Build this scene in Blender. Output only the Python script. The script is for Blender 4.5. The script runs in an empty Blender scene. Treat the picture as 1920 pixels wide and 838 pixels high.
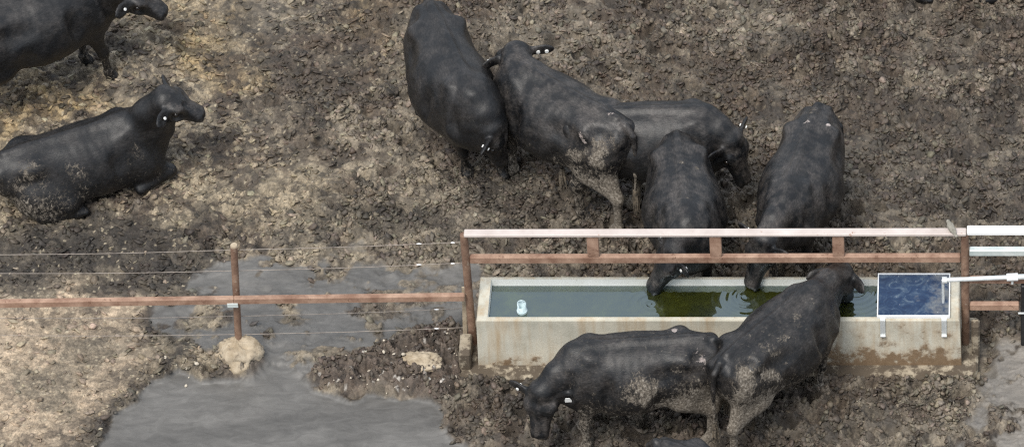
import bpy, math, random, time
import numpy as np
from mathutils import Vector, Matrix
T0 = time.time()
random.seed(7)
scene = bpy.context.scene
COL = scene.collection
R = math.radians

# ------------------------------------------------------------------ camera model (drone looking down 43 degrees)
PITCH = R(43.0); FPX = 11000.0; DIST = 11000.0/205.0; PU, PV = 1900.0, 419.0
SP, CP = math.sin(PITCH), math.cos(PITCH)
CAM = np.array([0.0, -DIST*CP, DIST*SP])
FWD = np.array([0.0, CP, -SP]); UPV = np.array([0.0, SP, CP]); RGT = np.array([1.0, 0, 0])

def at(u, v, z=0.0):
    "world point at height z seen at picture position (u, v) of the 1920 wide photograph"
    d = FWD + RGT*(u-PU)/FPX - UPV*(v-PV)/FPX
    t = (z-CAM[2])/d[2]
    return CAM + d*t

def proj(P):
    P = np.asarray(P, float) - CAM
    zc = P@FWD
    return PU + FPX*(P@RGT)/zc, PV - FPX*(P@UPV)/zc

cd = bpy.data.cameras.new('camera'); cam = bpy.data.objects.new('camera', cd); COL.objects.link(cam)
cam.location = CAM; cam.rotation_euler = (math.pi/2-PITCH, 0, 0)
cd.sensor_width = 36; cd.lens = FPX/1920*36; cd.shift_x = (960-PU)/1920; cd.clip_start = 1; cd.clip_end = 2000
scene.camera = cam

# ------------------------------------------------------------------ object helpers
def link(name, me, parent=None, mats=()):
    o = bpy.data.objects.new(name, me); COL.objects.link(o)
    for m in mats: me.materials.append(m)
    if parent is not None: o.parent = parent
    return o

def tag(o, label=None, cat=None, group=None, kind=None):
    if label: o['label'] = label
    if cat: o['category'] = cat
    if group: o['group'] = group
    if kind: o['kind'] = kind
    return o

def empty(name, loc, rz=0.0):
    o = bpy.data.objects.new(name, None); COL.objects.link(o)
    o.location = loc; o.rotation_euler = (0, 0, rz); o.empty_display_size = .1
    return o

def np_mesh(name, V, F, smooth=True):
    V = np.asarray(V, np.float32); F = np.asarray(F, np.int32)
    me = bpy.data.meshes.new(name)
    me.vertices.add(len(V)); me.vertices.foreach_set('co', V.ravel())
    n = F.shape[1]
    me.loops.add(F.size); me.loops.foreach_set('vertex_index', F.ravel())
    me.polygons.add(len(F))
    me.polygons.foreach_set('loop_start', np.arange(0, F.size, n, dtype=np.int32))
    me.polygons.foreach_set('loop_total', np.full(len(F), n, np.int32))
    if smooth: me.polygons.foreach_set('use_smooth', np.ones(len(F), bool))
    me.update(calc_edges=True); me.validate()
    return me

class MB:
    "collects faces of one part"
    def __init__(s): s.v = []; s.f = []; s.sm = []
    def add(s, vs, fs, smooth=False):
        b = len(s.v); s.v += [tuple(map(float, p)) for p in vs]
        s.f += [tuple(b+i for i in f) for f in fs]; s.sm += [smooth]*len(fs)
        return s
    def box(s, lo, hi, bev=0.0):
        x0, y0, z0 = lo; x1, y1, z1 = hi
        if bev <= 0:
            vs = [(x0,y0,z0),(x1,y0,z0),(x1,y1,z0),(x0,y1,z0),(x0,y0,z1),(x1,y0,z1),(x1,y1,z1),(x0,y1,z1)]
            return s.add(vs, [(3,2,1,0),(4,5,6,7),(0,1,5,4),(1,2,6,5),(2,3,7,6),(3,0,4,7)])
        b = bev; vs = []; idx = {}
        for i, X in enumerate((x0, x1)):
            for j, Y in enumerate((y0, y1)):
                for k, Z in enumerate((z0, z1)):
                    sx = 1 if i == 0 else -1; sy = 1 if j == 0 else -1; sz = 1 if k == 0 else -1
                    idx[i,j,k,0] = len(vs); vs.append((X, Y+sy*b, Z+sz*b))
                    idx[i,j,k,1] = len(vs); vs.append((X+sx*b, Y, Z+sz*b))
                    idx[i,j,k,2] = len(vs); vs.append((X+sx*b, Y+sy*b, Z))
        fs = []
        for i in (0,1): fs.append([idx[i,0,0,0], idx[i,1,0,0], idx[i,1,1,0], idx[i,0,1,0]])
        for j in (0,1): fs.append([idx[0,j,0,1], idx[1,j,0,1], idx[1,j,1,1], idx[0,j,1,1]])
        for k in (0,1): fs.append([idx[0,0,k,2], idx[1,0,k,2], idx[1,1,k,2], idx[0,1,k,2]])
        for j in (0,1):
            for k in (0,1): fs.append([idx[0,j,k,1], idx[1,j,k,1], idx[1,j,k,2], idx[0,j,k,2]])
        for i in (0,1):
            for k in (0,1): fs.append([idx[i,0,k,0], idx[i,1,k,0], idx[i,1,k,2], idx[i,0,k,2]])
        for i in (0,1):
            for j in (0,1): fs.append([idx[i,j,0,0], idx[i,j,1,0], idx[i,j,1,1], idx[i,j,0,1]])
        for i in (0,1):
            for j in (0,1):
                for k in (0,1): fs.append([idx[i,j,k,0], idx[i,j,k,1], idx[i,j,k,2]])
        c = np.array([(x0+x1)/2, (y0+y1)/2, (z0+z1)/2]); A = np.array(vs)
        out = []
        for f in fs:
            n = np.cross(A[f[1]]-A[f[0]], A[f[2]]-A[f[0]])
            if np.dot(n, A[list(f)].mean(0)-c) < 0: f = f[::-1]
            out.append(tuple(f))
        return s.add(vs, out)
    def bar(s, p, q, w, h, bev=.006):
        "rectangular tube from p to q, w deep (sideways) and h tall"
        p = Vector(p); q = Vector(q); d = (q-p).normalized(); L = (q-p).length
        side = d.cross(Vector((0,0,1))).normalized(); up = side.cross(d)
        t = MB().box((0, -w/2, -h/2), (L, w/2, h/2), bev)
        M = Matrix((d, -side, up)).transposed()
        return s.add([p + M@Vector(c) for c in t.v], t.f)
    def tube(s, pts, rad, n=12, cap=True):
        pts = [Vector(p) for p in pts]; m = len(pts)
        rr = rad if isinstance(rad, (list, tuple)) else [rad]*m
        vs = []; fs = []; ref = None
        for i, p in enumerate(pts):
            d = (pts[min(i+1, m-1)]-pts[max(i-1, 0)]).normalized()
            if ref is None: ref = Vector((0,0,1)) if abs(d.z) < .9 else Vector((0,1,0))
            a = d.cross(ref).normalized(); b = a.cross(d); ref = b
            for k in range(n):
                t = 2*math.pi*k/n; vs.append(p + (a*math.cos(t)+b*math.sin(t))*rr[i])
        for i in range(m-1):
            for k in range(n):
                k2 = (k+1) % n; fs.append((i*n+k2, i*n+k, (i+1)*n+k, (i+1)*n+k2))
        s.add(vs, fs, True)
        if cap: s.add(vs[:n], [tuple(range(n))]); s.add(vs[-n:], [tuple(range(n-1, -1, -1))])
        return s
    def build(s, name, mat, parent=None):
        me = bpy.data.meshes.new(name); me.from_pydata(s.v, [], s.f)
        me.polygons.foreach_set('use_smooth', s.sm); me.update()
        return link(name, me, parent, [mat] if mat else [])

# ------------------------------------------------------------------ numpy noise
def _h(i, j, seed=0):
    n = (i.astype(np.int64)*374761393 + j.astype(np.int64)*668265263 + seed*1274126177) & 0xffffffff
    n = ((n ^ (n >> 13))*1274126177) & 0xffffffff
    n = (n ^ (n >> 16)) & 0xffffffff
    return (n/4294967295.0).astype(np.float32)
def vnoise(x, y, seed=0):
    i = np.floor(x); j = np.floor(y); fx = x-i; fy = y-j
    fx = fx*fx*(3-2*fx); fy = fy*fy*(3-2*fy)
    a = _h(i, j, seed); b = _h(i+1, j, seed); c = _h(i, j+1, seed); d = _h(i+1, j+1, seed)
    return (a*(1-fx)+b*fx)*(1-fy) + (c*(1-fx)+d*fx)*fy
def fbm(x, y, o=4, seed=0, g=.5):
    s = 0; a = 1; t = 0
    for k in range(o):
        s = s + a*vnoise(x, y, seed+k*17); t += a; a *= g; x = x*2.03+11.3; y = y*2.03+5.7
    return s/t
def worley(x, y, seed=0):
    i = np.floor(x); j = np.floor(y)
    f1 = np.full(x.shape, 9., np.float32); f2 = f1.copy(); idv = np.zeros(x.shape, np.float32)
    for di in (-1,0,1):
        for dj in (-1,0,1):
            a = i+di; b = j+dj
            px = a+_h(a, b, seed); py = b+_h(a, b, seed+5)
            d = np.sqrt((x-px)**2+(y-py)**2).astype(np.float32)
            cid = _h(a, b, seed+9)
            m = d < f1
            f2 = np.where(m, f1, np.minimum(f2, d)); idv = np.where(m, cid, idv); f1 = np.where(m, d, f1)
    return f1, f2, idv
def sstep(a, b, x):
    t = np.clip((x-a)/(b-a), 0, 1); return t*t*(3-2*t)
def n3(P, f, seed=0):
    "cheap smooth 3d noise 0..1 from plane slices"
    return (vnoise(P[:,0]*f+P[:,2]*f*.6, P[:,1]*f, seed)+vnoise(P[:,1]*f+3.1, P[:,2]*f*1.1, seed+3)+vnoise(P[:,2]*f+7, P[:,0]*f+P[:,1]*f*.4, seed+6))/3

# ------------------------------------------------------------------ materials
def new_mat(name):
    m = bpy.data.materials.new(name); m.use_nodes = True
    nt = m.node_tree; b = nt.nodes['Principled BSDF']
    return m, nt, b
def N(nt, typ, **kw):
    n = nt.nodes.new(typ)
    for k, v in kw.items(): setattr(n, k, v)
    return n
def tex_noise(nt, scale, detail=4, rough=.55, coord='Object', dist=0.0, stretch=None):
    tc = N(nt, 'ShaderNodeTexCoord'); nz = N(nt, 'ShaderNodeTexNoise')
    nz.inputs['Scale'].default_value = scale; nz.inputs['Detail'].default_value = detail
    nz.inputs['Roughness'].default_value = rough; nz.inputs['Distortion'].default_value = dist
    src = tc.outputs[coord]
    if stretch:
        mp = N(nt, 'ShaderNodeMapping'); mp.inputs['Scale'].default_value = stretch
        nt.links.new(src, mp.inputs[0]); src = mp.outputs[0]
    nt.links.new(src, nz.inputs['Vector'])
    return nz.outputs['Fac']
def ramp(nt, fac, stops):
    r = N(nt, 'ShaderNodeValToRGB'); e = r.color_ramp.elements
    while len(e) < len(stops): e.new(.5)
    for el, (p, c) in zip(e, stops):
        el.position = p; el.color = tuple(c)+(1,) if not isinstance(c, (int, float)) else (c, c, c, 1)
    nt.links.new(fac, r.inputs[0]); return r.outputs[0]
def mixc(nt, fac, a, b, mode='MIX'):
    m = N(nt, 'ShaderNodeMix', data_type='RGBA', blend_type=mode)
    for sock, val in ((0, fac), (6, a), (7, b)):
        if hasattr(val, 'links'): nt.links.new(val, m.inputs[sock])
        elif isinstance(val, (int, float)): m.inputs[sock].default_value = val if sock == 0 else (val, val, val, 1)
        else: m.inputs[sock].default_value = tuple(val)+(1,)
    return m.outputs[2]
def math_(nt, op, a, b=None):
    m = N(nt, 'ShaderNodeMath', operation=op)
    for i, val in enumerate((a, b)):
        if val is None: continue
        if hasattr(val, 'links'): nt.links.new(val, m.inputs[i])
        else: m.inputs[i].default_value = val
    return m.outputs[0]
def bump(nt, b, h, strength=.3, dist=.01):
    n = N(nt, 'ShaderNodeBump'); n.inputs['Strength'].default_value = strength; n.inputs['Distance'].default_value = dist
    nt.links.new(h, n.inputs['Height']); nt.links.new(n.outputs[0], b.inputs['Normal'])

def simple_mat(name, c1, c2, rough=.6, metal=0.0, scale=8, spec=.5, c3=None, s3=30, t3=(.6,.68), bs=.2):
    m, nt, b = new_mat(name)
    col = ramp(nt, tex_noise(nt, scale, 6, .65), [(.35, c1), (.65, c2)])
    if c3: col = mixc(nt, ramp(nt, tex_noise(nt, s3, 5, .7), [(t3[0], 0.0), (t3[1], 1.0)]), col, c3)
    nt.links.new(col, b.inputs['Base Color'])
    b.inputs['Roughness'].default_value = rough; b.inputs['Metallic'].default_value = metal
    b.inputs['Specular IOR Level'].default_value = spec
    bump(nt, b, tex_noise(nt, 90, 4), bs, .004)
    return m

M = {}
M['pink'] = simple_mat('weathered_rail_paint', (.47,.40,.36), (.62,.55,.51), .5, scale=3, c3=(.30,.15,.09), s3=14, t3=(.64,.72))
M['rust'] = simple_mat('rusty_steel', (.21,.115,.075), (.42,.275,.195), .75, scale=6, c3=(.14,.07,.042), s3=16, t3=(.60,.70))
M['rust_dark'] = simple_mat('dull_rusty_pipe', (.12,.065,.042), (.27,.17,.115), .8, scale=9, c3=(.32,.25,.19), s3=25)
M['galv'] = simple_mat('galvanised_steel', (.62,.66,.66), (.80,.82,.81), .38, .35, scale=14)
M['white_steel'] = simple_mat('white_painted_steel', (.84,.85,.84), (.93,.93,.92), .4, .0, scale=4, bs=.05)
M['pale_steel'] = simple_mat('pale_galvanised_steel', (.50,.57,.56), (.72,.76,.73), .4, .2, scale=6, bs=.05)
M['wire'] = simple_mat('fence_wire', (.22,.18,.15), (.40,.35,.30), .6, .2, scale=20)
M['black'] = simple_mat('black_plastic', (.010,.010,.011), (.022,.022,.022), .5, scale=20)
M['tag'] = simple_mat('white_ear_tag', (.82,.82,.78), (.9,.9,.87), .35, scale=30, bs=.02)
M['pvc'] = simple_mat('pale_blue_pipe', (.42,.55,.58), (.60,.70,.72), .3, scale=20, bs=.05)
M['liner'] = simple_mat('white_trough_lining', (.84,.83,.76), (.92,.91,.86), .5, scale=5, c3=(.5,.46,.34), s3=16, t3=(.68,.78))
M['bird'] = simple_mat('bird_feathers', (.17,.16,.13), (.30,.28,.235), .8, scale=60)
M['footing'] = simple_mat('dirty_footing_concrete', (.30,.235,.155), (.50,.42,.31), .9, scale=8, c3=(.16,.12,.085), s3=11, t3=(.58,.70), bs=.8)
M['stone'] = simple_mat('pale_stone', (.42,.36,.28), (.60,.54,.44), .9, scale=10, c3=(.2,.16,.12), s3=20, bs=.8)

def concrete_mat():
    "cast concrete: pale tan, water marks, brown streaks, splashed manure towards its foot"
    m, nt, b = new_mat('trough_concrete')
    base = ramp(nt, tex_noise(nt, 3.2, 6, .6), [(.30, (.41,.40,.33)), (.5, (.56,.535,.445)), (.72, (.66,.61,.49))])
    streak = ramp(nt, tex_noise(nt, 1.0, 6, .65, stretch=(9, 9, .9)), [(.45, 0.0), (.75, 1.0)])
    base = mixc(nt, math_(nt, 'MULTIPLY', streak, .8), base, (.40,.28,.15))
    geo = N(nt, 'ShaderNodeTexCoord'); sep = N(nt, 'ShaderNodeSeparateXYZ'); nt.links.new(geo.outputs['Object'], sep.inputs[0])
    z = sep.outputs[2]; x = sep.outputs[0]
    # splashed manure: more at the foot, more at the right-hand end
    nz = tex_noise(nt, 6.5, 7, .62)
    foot = N(nt, 'ShaderNodeMapRange'); nt.links.new(z, foot.inputs[0]); foot.inputs[1].default_value = 0.0; foot.inputs[2].default_value = .30; foot.inputs[3].default_value = .30; foot.inputs[4].default_value = 0.0
    end = N(nt, 'ShaderNodeMapRange'); nt.links.new(x, end.inputs[0]); end.inputs[1].default_value = 1.4; end.inputs[2].default_value = 3.0; end.inputs[3].default_value = -.17; end.inputs[4].default_value = .03
    s = math_(nt, 'ADD', math_(nt, 'ADD', nz, foot.outputs[0]), end.outputs[0])
    mk = ramp(nt, s, [(.63, 0.0), (.73, 1.0)])
    dirt = ramp(nt, tex_noise(nt, 20, 4), [(.35, (.10,.072,.045)), (.7, (.19,.14,.09))])
    col = mixc(nt, mk, base, dirt)
    soft = ramp(nt, s, [(.52, 0.0), (.72, .55)])
    col = mixc(nt, soft, col, (.26,.17,.095))
    nt.links.new(col, b.inputs['Base Color']); b.inputs['Roughness'].default_value = .85
    bump(nt, b, math_(nt, 'ADD', tex_noise(nt, 60, 5, .7), math_(nt, 'MULTIPLY', mk, 1.5)), .45, .006)
    return m
M['concrete'] = concrete_mat()
M['slab'] = simple_mat('dirty_slab_concrete', (.26,.215,.155), (.46,.40,.30), .9, scale=5, c3=(.10,.078,.055), s3=7, t3=(.40,.50), bs=.9)

def cover_mat():
    m, nt, b = new_mat('blue_cover_panel')
    blue = ramp(nt, tex_noise(nt, 8, 7, .72, dist=1.4), [(.32, (.005,.016,.052)), (.48, (.012,.034,.085)), (.58, (.045,.075,.125)), (.68, (.13,.17,.21))])  # sky reflection on the wet plate, put in as blue base colour
    tc = N(nt, 'ShaderNodeTexCoord'); sep = N(nt, 'ShaderNodeSeparateXYZ'); nt.links.new(tc.outputs['Object'], sep.inputs[0])
    mr = N(nt, 'ShaderNodeMapRange'); nt.links.new(sep.outputs[0], mr.inputs[0]); mr.inputs[1].default_value = .18; mr.inputs[2].default_value = .72; mr.inputs[3].default_value = -.22; mr.inputs[4].default_value = .16
    mud = ramp(nt, math_(nt, 'ADD', tex_noise(nt, 6.5, 7, .65), mr.outputs[0]), [(.44, 0.0), (.62, .9)])
    col = mixc(nt, mud, blue, (.17,.18,.185))
    sp = ramp(nt, tex_noise(nt, 30, 3, .6), [(.70, 0.0), (.76, .8)])
    col = mixc(nt, sp, col, (.6,.63,.66))
    nt.links.new(col, b.inputs['Base Color']); b.inputs['Roughness'].default_value = .3
    nt.links.new(ramp(nt, mud, [(0.0, .22), (1.0, .7)]), b.inputs['Roughness'])
    b.inputs['Specular IOR Level'].default_value = .4
    bump(nt, b, tex_noise(nt, 9, 5), .12, .01)
    return m
M['cover'] = cover_mat()

def water_mat():
    m, nt, b = new_mat('trough_water')
    nt.nodes.remove(b); out = nt.nodes['Material Output']
    tr = N(nt, 'ShaderNodeBsdfTransparent'); tr.inputs[0].default_value = (.80,.88,.78,1)
    gl = N(nt, 'ShaderNodeBsdfGlossy'); gl.inputs['Roughness'].default_value = .03; gl.inputs[0].default_value = (.74,.90,1,1)
    fr = N(nt, 'ShaderNodeFresnel'); fr.inputs[0].default_value = 2.5
    mx = N(nt, 'ShaderNodeMixShader')
    df = N(nt, 'ShaderNodeBsdfDiffuse'); m2 = N(nt, 'ShaderNodeMixShader'); m2.inputs[0].default_value = .8
    nt.links.new(ramp(nt, tex_noise(nt, 5, 6, .65), [(.35, (.020,.024,.005)), (.55, (.034,.038,.007)), (.72, (.058,.068,.010))]), df.inputs[0])
    nt.links.new(tr.outputs[0], m2.inputs[1]); nt.links.new(df.outputs[0], m2.inputs[2])
    nt.links.new(fr.outputs[0], mx.inputs[0]); nt.links.new(m2.outputs[0], mx.inputs[1]); nt.links.new(gl.outputs[0], mx.inputs[2])
    nt.links.new(mx.outputs[0], out.inputs[0])
    return m
M['water'] = water_mat()
def algae_mat():
    m, nt, b = new_mat('algae_bed')
    c = ramp(nt, tex_noise(nt, 7, 7, .7), [(.35, (.020,.026,.010)), (.52, (.040,.052,.013)), (.68, (.075,.095,.022))])
    c = mixc(nt, ramp(nt, tex_noise(nt, 45, 3, .5), [(.68, 0.0), (.73, 1.0)]), c, (.13,.16,.05))
    nt.links.new(c, b.inputs['Base Color']); b.inputs['Roughness'].default_value = .9
    return m
M['algae'] = algae_mat()

def ground_mat():
    m, nt, b = new_mat('trampled_manure')
    at_ = N(nt, 'ShaderNodeAttribute', attribute_name='col'); aw = N(nt, 'ShaderNodeAttribute', attribute_name='wet')
    tc = 'Object'
    n1 = tex_noise(nt, 38, 6, .7, tc); n2 = tex_noise(nt, 110, 4, .7, tc)
    v = ramp(nt, n1, [(.30, .42), (.5, 1.0), (.70, 1.75)])
    dry = math_(nt, 'SUBTRACT', 1.0, aw.outputs['Fac'])
    col = mixc(nt, math_(nt, 'MULTIPLY', dry, .9), at_.outputs['Color'], v, 'MULTIPLY')
    fl_ = ramp(nt, tex_noise(nt, 62, 4, .6, tc, dist=1.2), [(.34, .60), (.46, .97), (.60, 1.08), (.70, 1.35)])
    col = mixc(nt, math_(nt, 'MULTIPLY', dry, .85), col, fl_, 'MULTIPLY')
    sl_ = ramp(nt, tex_noise(nt, 5, 8, .72, tc, dist=.8, stretch=(1, 2.2, 1)), [(.34, .72), (.5, 1.0), (.66, 1.32)])
    col = mixc(nt, math_(nt, 'MULTIPLY', aw.outputs['Fac'], .8), col, sl_, 'MULTIPLY')
    tw = ramp(nt, tex_noise(nt, 24, 5, .65, tc), [(.60, 0.0), (.74, 1.0)])
    col = mixc(nt, math_(nt, 'MULTIPLY', math_(nt, 'MULTIPLY', tw, dry), .20), col, (.30,.255,.18))
    nt.links.new(col, b.inputs['Base Color'])
    r = N(nt, 'ShaderNodeMapRange'); nt.links.new(aw.outputs['Fac'], r.inputs[0]); r.inputs[3].default_value = .78; r.inputs[4].default_value = .55
    nt.links.new(r.outputs[0], b.inputs['Roughness'])
    nt.links.new(math_(nt, 'ADD', math_(nt, 'MULTIPLY', dry, .15), .5), b.inputs['Specular IOR Level'])
    bn = N(nt, 'ShaderNodeBump'); bn.inputs['Distance'].default_value = .012
    nt.links.new(math_(nt, 'ADD', n1, math_(nt, 'MULTIPLY', n2, .4)), bn.inputs['Height'])
    nt.links.new(math_(nt, 'ADD', math_(nt, 'MULTIPLY', dry, .75), .10), bn.inputs['Strength'])
    nt.links.new(bn.outputs[0], b.inputs['Normal'])
    return m
M['ground'] = ground_mat()

def coat_mat():
    m, nt, b = new_mat('black_cattle_coat')
    am = N(nt, 'ShaderNodeAttribute', attribute_name='mud'); ab = N(nt, 'ShaderNodeAttribute', attribute_name='bald')
    ak = N(nt, 'ShaderNodeAttribute', attribute_name='dust')
    coat = ramp(nt, tex_noise(nt, 5, 5, .6), [(.35, (.0035,.004,.005)), (.65, (.0085,.0085,.009))])
    coat = mixc(nt, math_(nt, 'MULTIPLY', ak.outputs['Fac'], ramp(nt, tex_noise(nt, 7, 5, .6), [(.42, 0.0), (.66, 1.0)])), coat, (.085,.074,.066))
    coat = mixc(nt, .75, coat, ramp(nt, tex_noise(nt, 75, 5, .8, stretch=(.35, 1, .6)), [(.36, .35), (.5, 1.0), (.66, 2.3)]), 'MULTIPLY')
    # caked dried mud in small clots
    nz = tex_noise(nt, 32, 7, .80, dist=.6, stretch=(1, 1, .7))
    s = math_(nt, 'ADD', nz, math_(nt, 'MULTIPLY', am.outputs['Fac'], .40))
    mk = ramp(nt, s, [(.70, 0.0), (.78, 1.0)])
    mudc = ramp(nt, tex_noise(nt, 48, 5, .7), [(.32, (.045,.038,.030)), (.5, (.14,.118,.092)), (.70, (.38,.34,.285))])
    film = ramp(nt, s, [(.64, 0.0), (.78, .75)])
    coat = mixc(nt, film, coat, ramp(nt, tex_noise(nt, 60, 4, .7), [(.3, (.035,.029,.023)), (.7, (.12,.10,.076))]))
    col = mixc(nt, mk, coat, mudc)
    bk = ramp(nt, math_(nt, 'ADD', tex_noise(nt, 18, 4, .6), math_(nt, 'MULTIPLY', ab.outputs['Fac'], .6)), [(.78, 0.0), (.86, 1.0)])
    col = mixc(nt, bk, col, ramp(nt, tex_noise(nt, 40, 3), [(.3, (.22,.18,.16)), (.7, (.46,.40,.37))]))
    nt.links.new(col, b.inputs['Base Color'])
    b.inputs['Roughness'].default_value = .56; b.inputs['Specular IOR Level'].default_value = .45
    nt.links.new(ramp(nt, mk, [(0.0, .43), (1.0, .9)]), b.inputs['Roughness'])
    b.inputs['Sheen Weight'].default_value = .0; b.inputs['Sheen Roughness'].default_value = .5
    b.inputs['Sheen Tint'].default_value = (.75,.85,1,1)
    hair = tex_noise(nt, 110, 4, .8, stretch=(.22, 1, .5))
    bump(nt, b, math_(nt, 'ADD', math_(nt, 'ADD', math_(nt, 'MULTIPLY', tex_noise(nt, 9, 3), 1.4), hair), math_(nt, 'MULTIPLY', mk, 1.2)), .35, .008)
    return m
M['coat'] = coat_mat()
m, nt, b = new_mat('dark_eye'); b.inputs['Base Color'].default_value = (.008,.006,.005,1); b.inputs['Roughness'].default_value = .08
nt.links.new(ramp(nt, tex_noise(nt, 80, 2), [(0., (.006,.005,.004)), (1., (.014,.010,.008))]), b.inputs['Base Color']); M['eye'] = m
M['switch'] = simple_mat('muddy_tail_hair', (.035,.03,.026), (.22,.18,.13), .9, scale=30, bs=.8)

# ------------------------------------------------------------------ layout measured once, metres
yF = at(900, 685)[1]
def z_at(u, v, y):
    "height of the point seen at (u, v) in the vertical plane y"
    d = FWD + RGT*(u-PU)/FPX - UPV*(v-PV)/FPX
    t = (y-CAM[1])/d[1]; return (CAM+d*t)
ZR = z_at(900, 600, yF)[2]                     # trough rim height
yB = at(900, 518, ZR)[1]                       # trough back
xL = z_at(893, 600, yF)[0]; xR = z_at(1799, 597, yF)[0]
yM = (yF+yB)/2
print('trough', xL, xR, yF, yB, ZR)

# ================================================================== GROUND
def poly_mask(X, Y, pts, soft=.12, warp=.18, seed=3):
    "soft inside mask of a ground polygon given by its outline, with a wandering edge"
    wx = X+(fbm(X*1.7, Y*1.7, 5, seed)-.5)*2*warp*2; wy = Y+(fbm(X*1.7+9, Y*1.7, 5, seed+50)-.5)*2*warp*2
    P = [at(u, v)[:2] for u, v in pts]; n = len(P)
    inside = np.zeros(X.shape, bool); dist = np.full(X.shape, 99., np.float32)
    for i in range(n):
        ax, ay = P[i]; bx, by = P[(i+1) % n]
        c = ((ay > wy) != (by > wy)) & (wx < (bx-ax)*(wy-ay)/((by-ay) if abs(by-ay) > 1e-9 else 1e-9)+ax)
        inside ^= c
        ex, ey = bx-ax, by-ay; t = np.clip(((wx-ax)*ex+(wy-ay)*ey)/(ex*ex+ey*ey), 0, 1)
        dist = np.minimum(dist, np.hypot(wx-ax-t*ex, wy-ay-t*ey))
    sd = np.where(inside, dist, -dist)
    return sstep(-soft, soft, sd)

W1 = [(330,575),(400,520),(440,500),(520,485),(640,460),(760,480),(850,492),(872,520),(872,600),(820,612),(700,640),(620,690),(560,720),(500,715),(480,660),(380,660),(285,640),(270,600)]
W2 = [(250,722),(330,692),(420,716),(500,704),(560,716),(640,742),(740,752),(800,738),(832,770),(838,838),(845,1100),(-40,1100),(90,905),(170,838),(215,775)]
W3 = [(1838,690),(1890,640),(2200,600),(2200,1100),(1815,1100),(1815,838),(1822,760)]
PEB = [(590,712),(640,682),(740,652),(862,622),(872,690),(850,735),(800,750),(740,748),(640,738)]
MOUND = [(396,684),(410,658),(440,646),(478,658),(488,684),(470,704),(420,704)]

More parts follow.
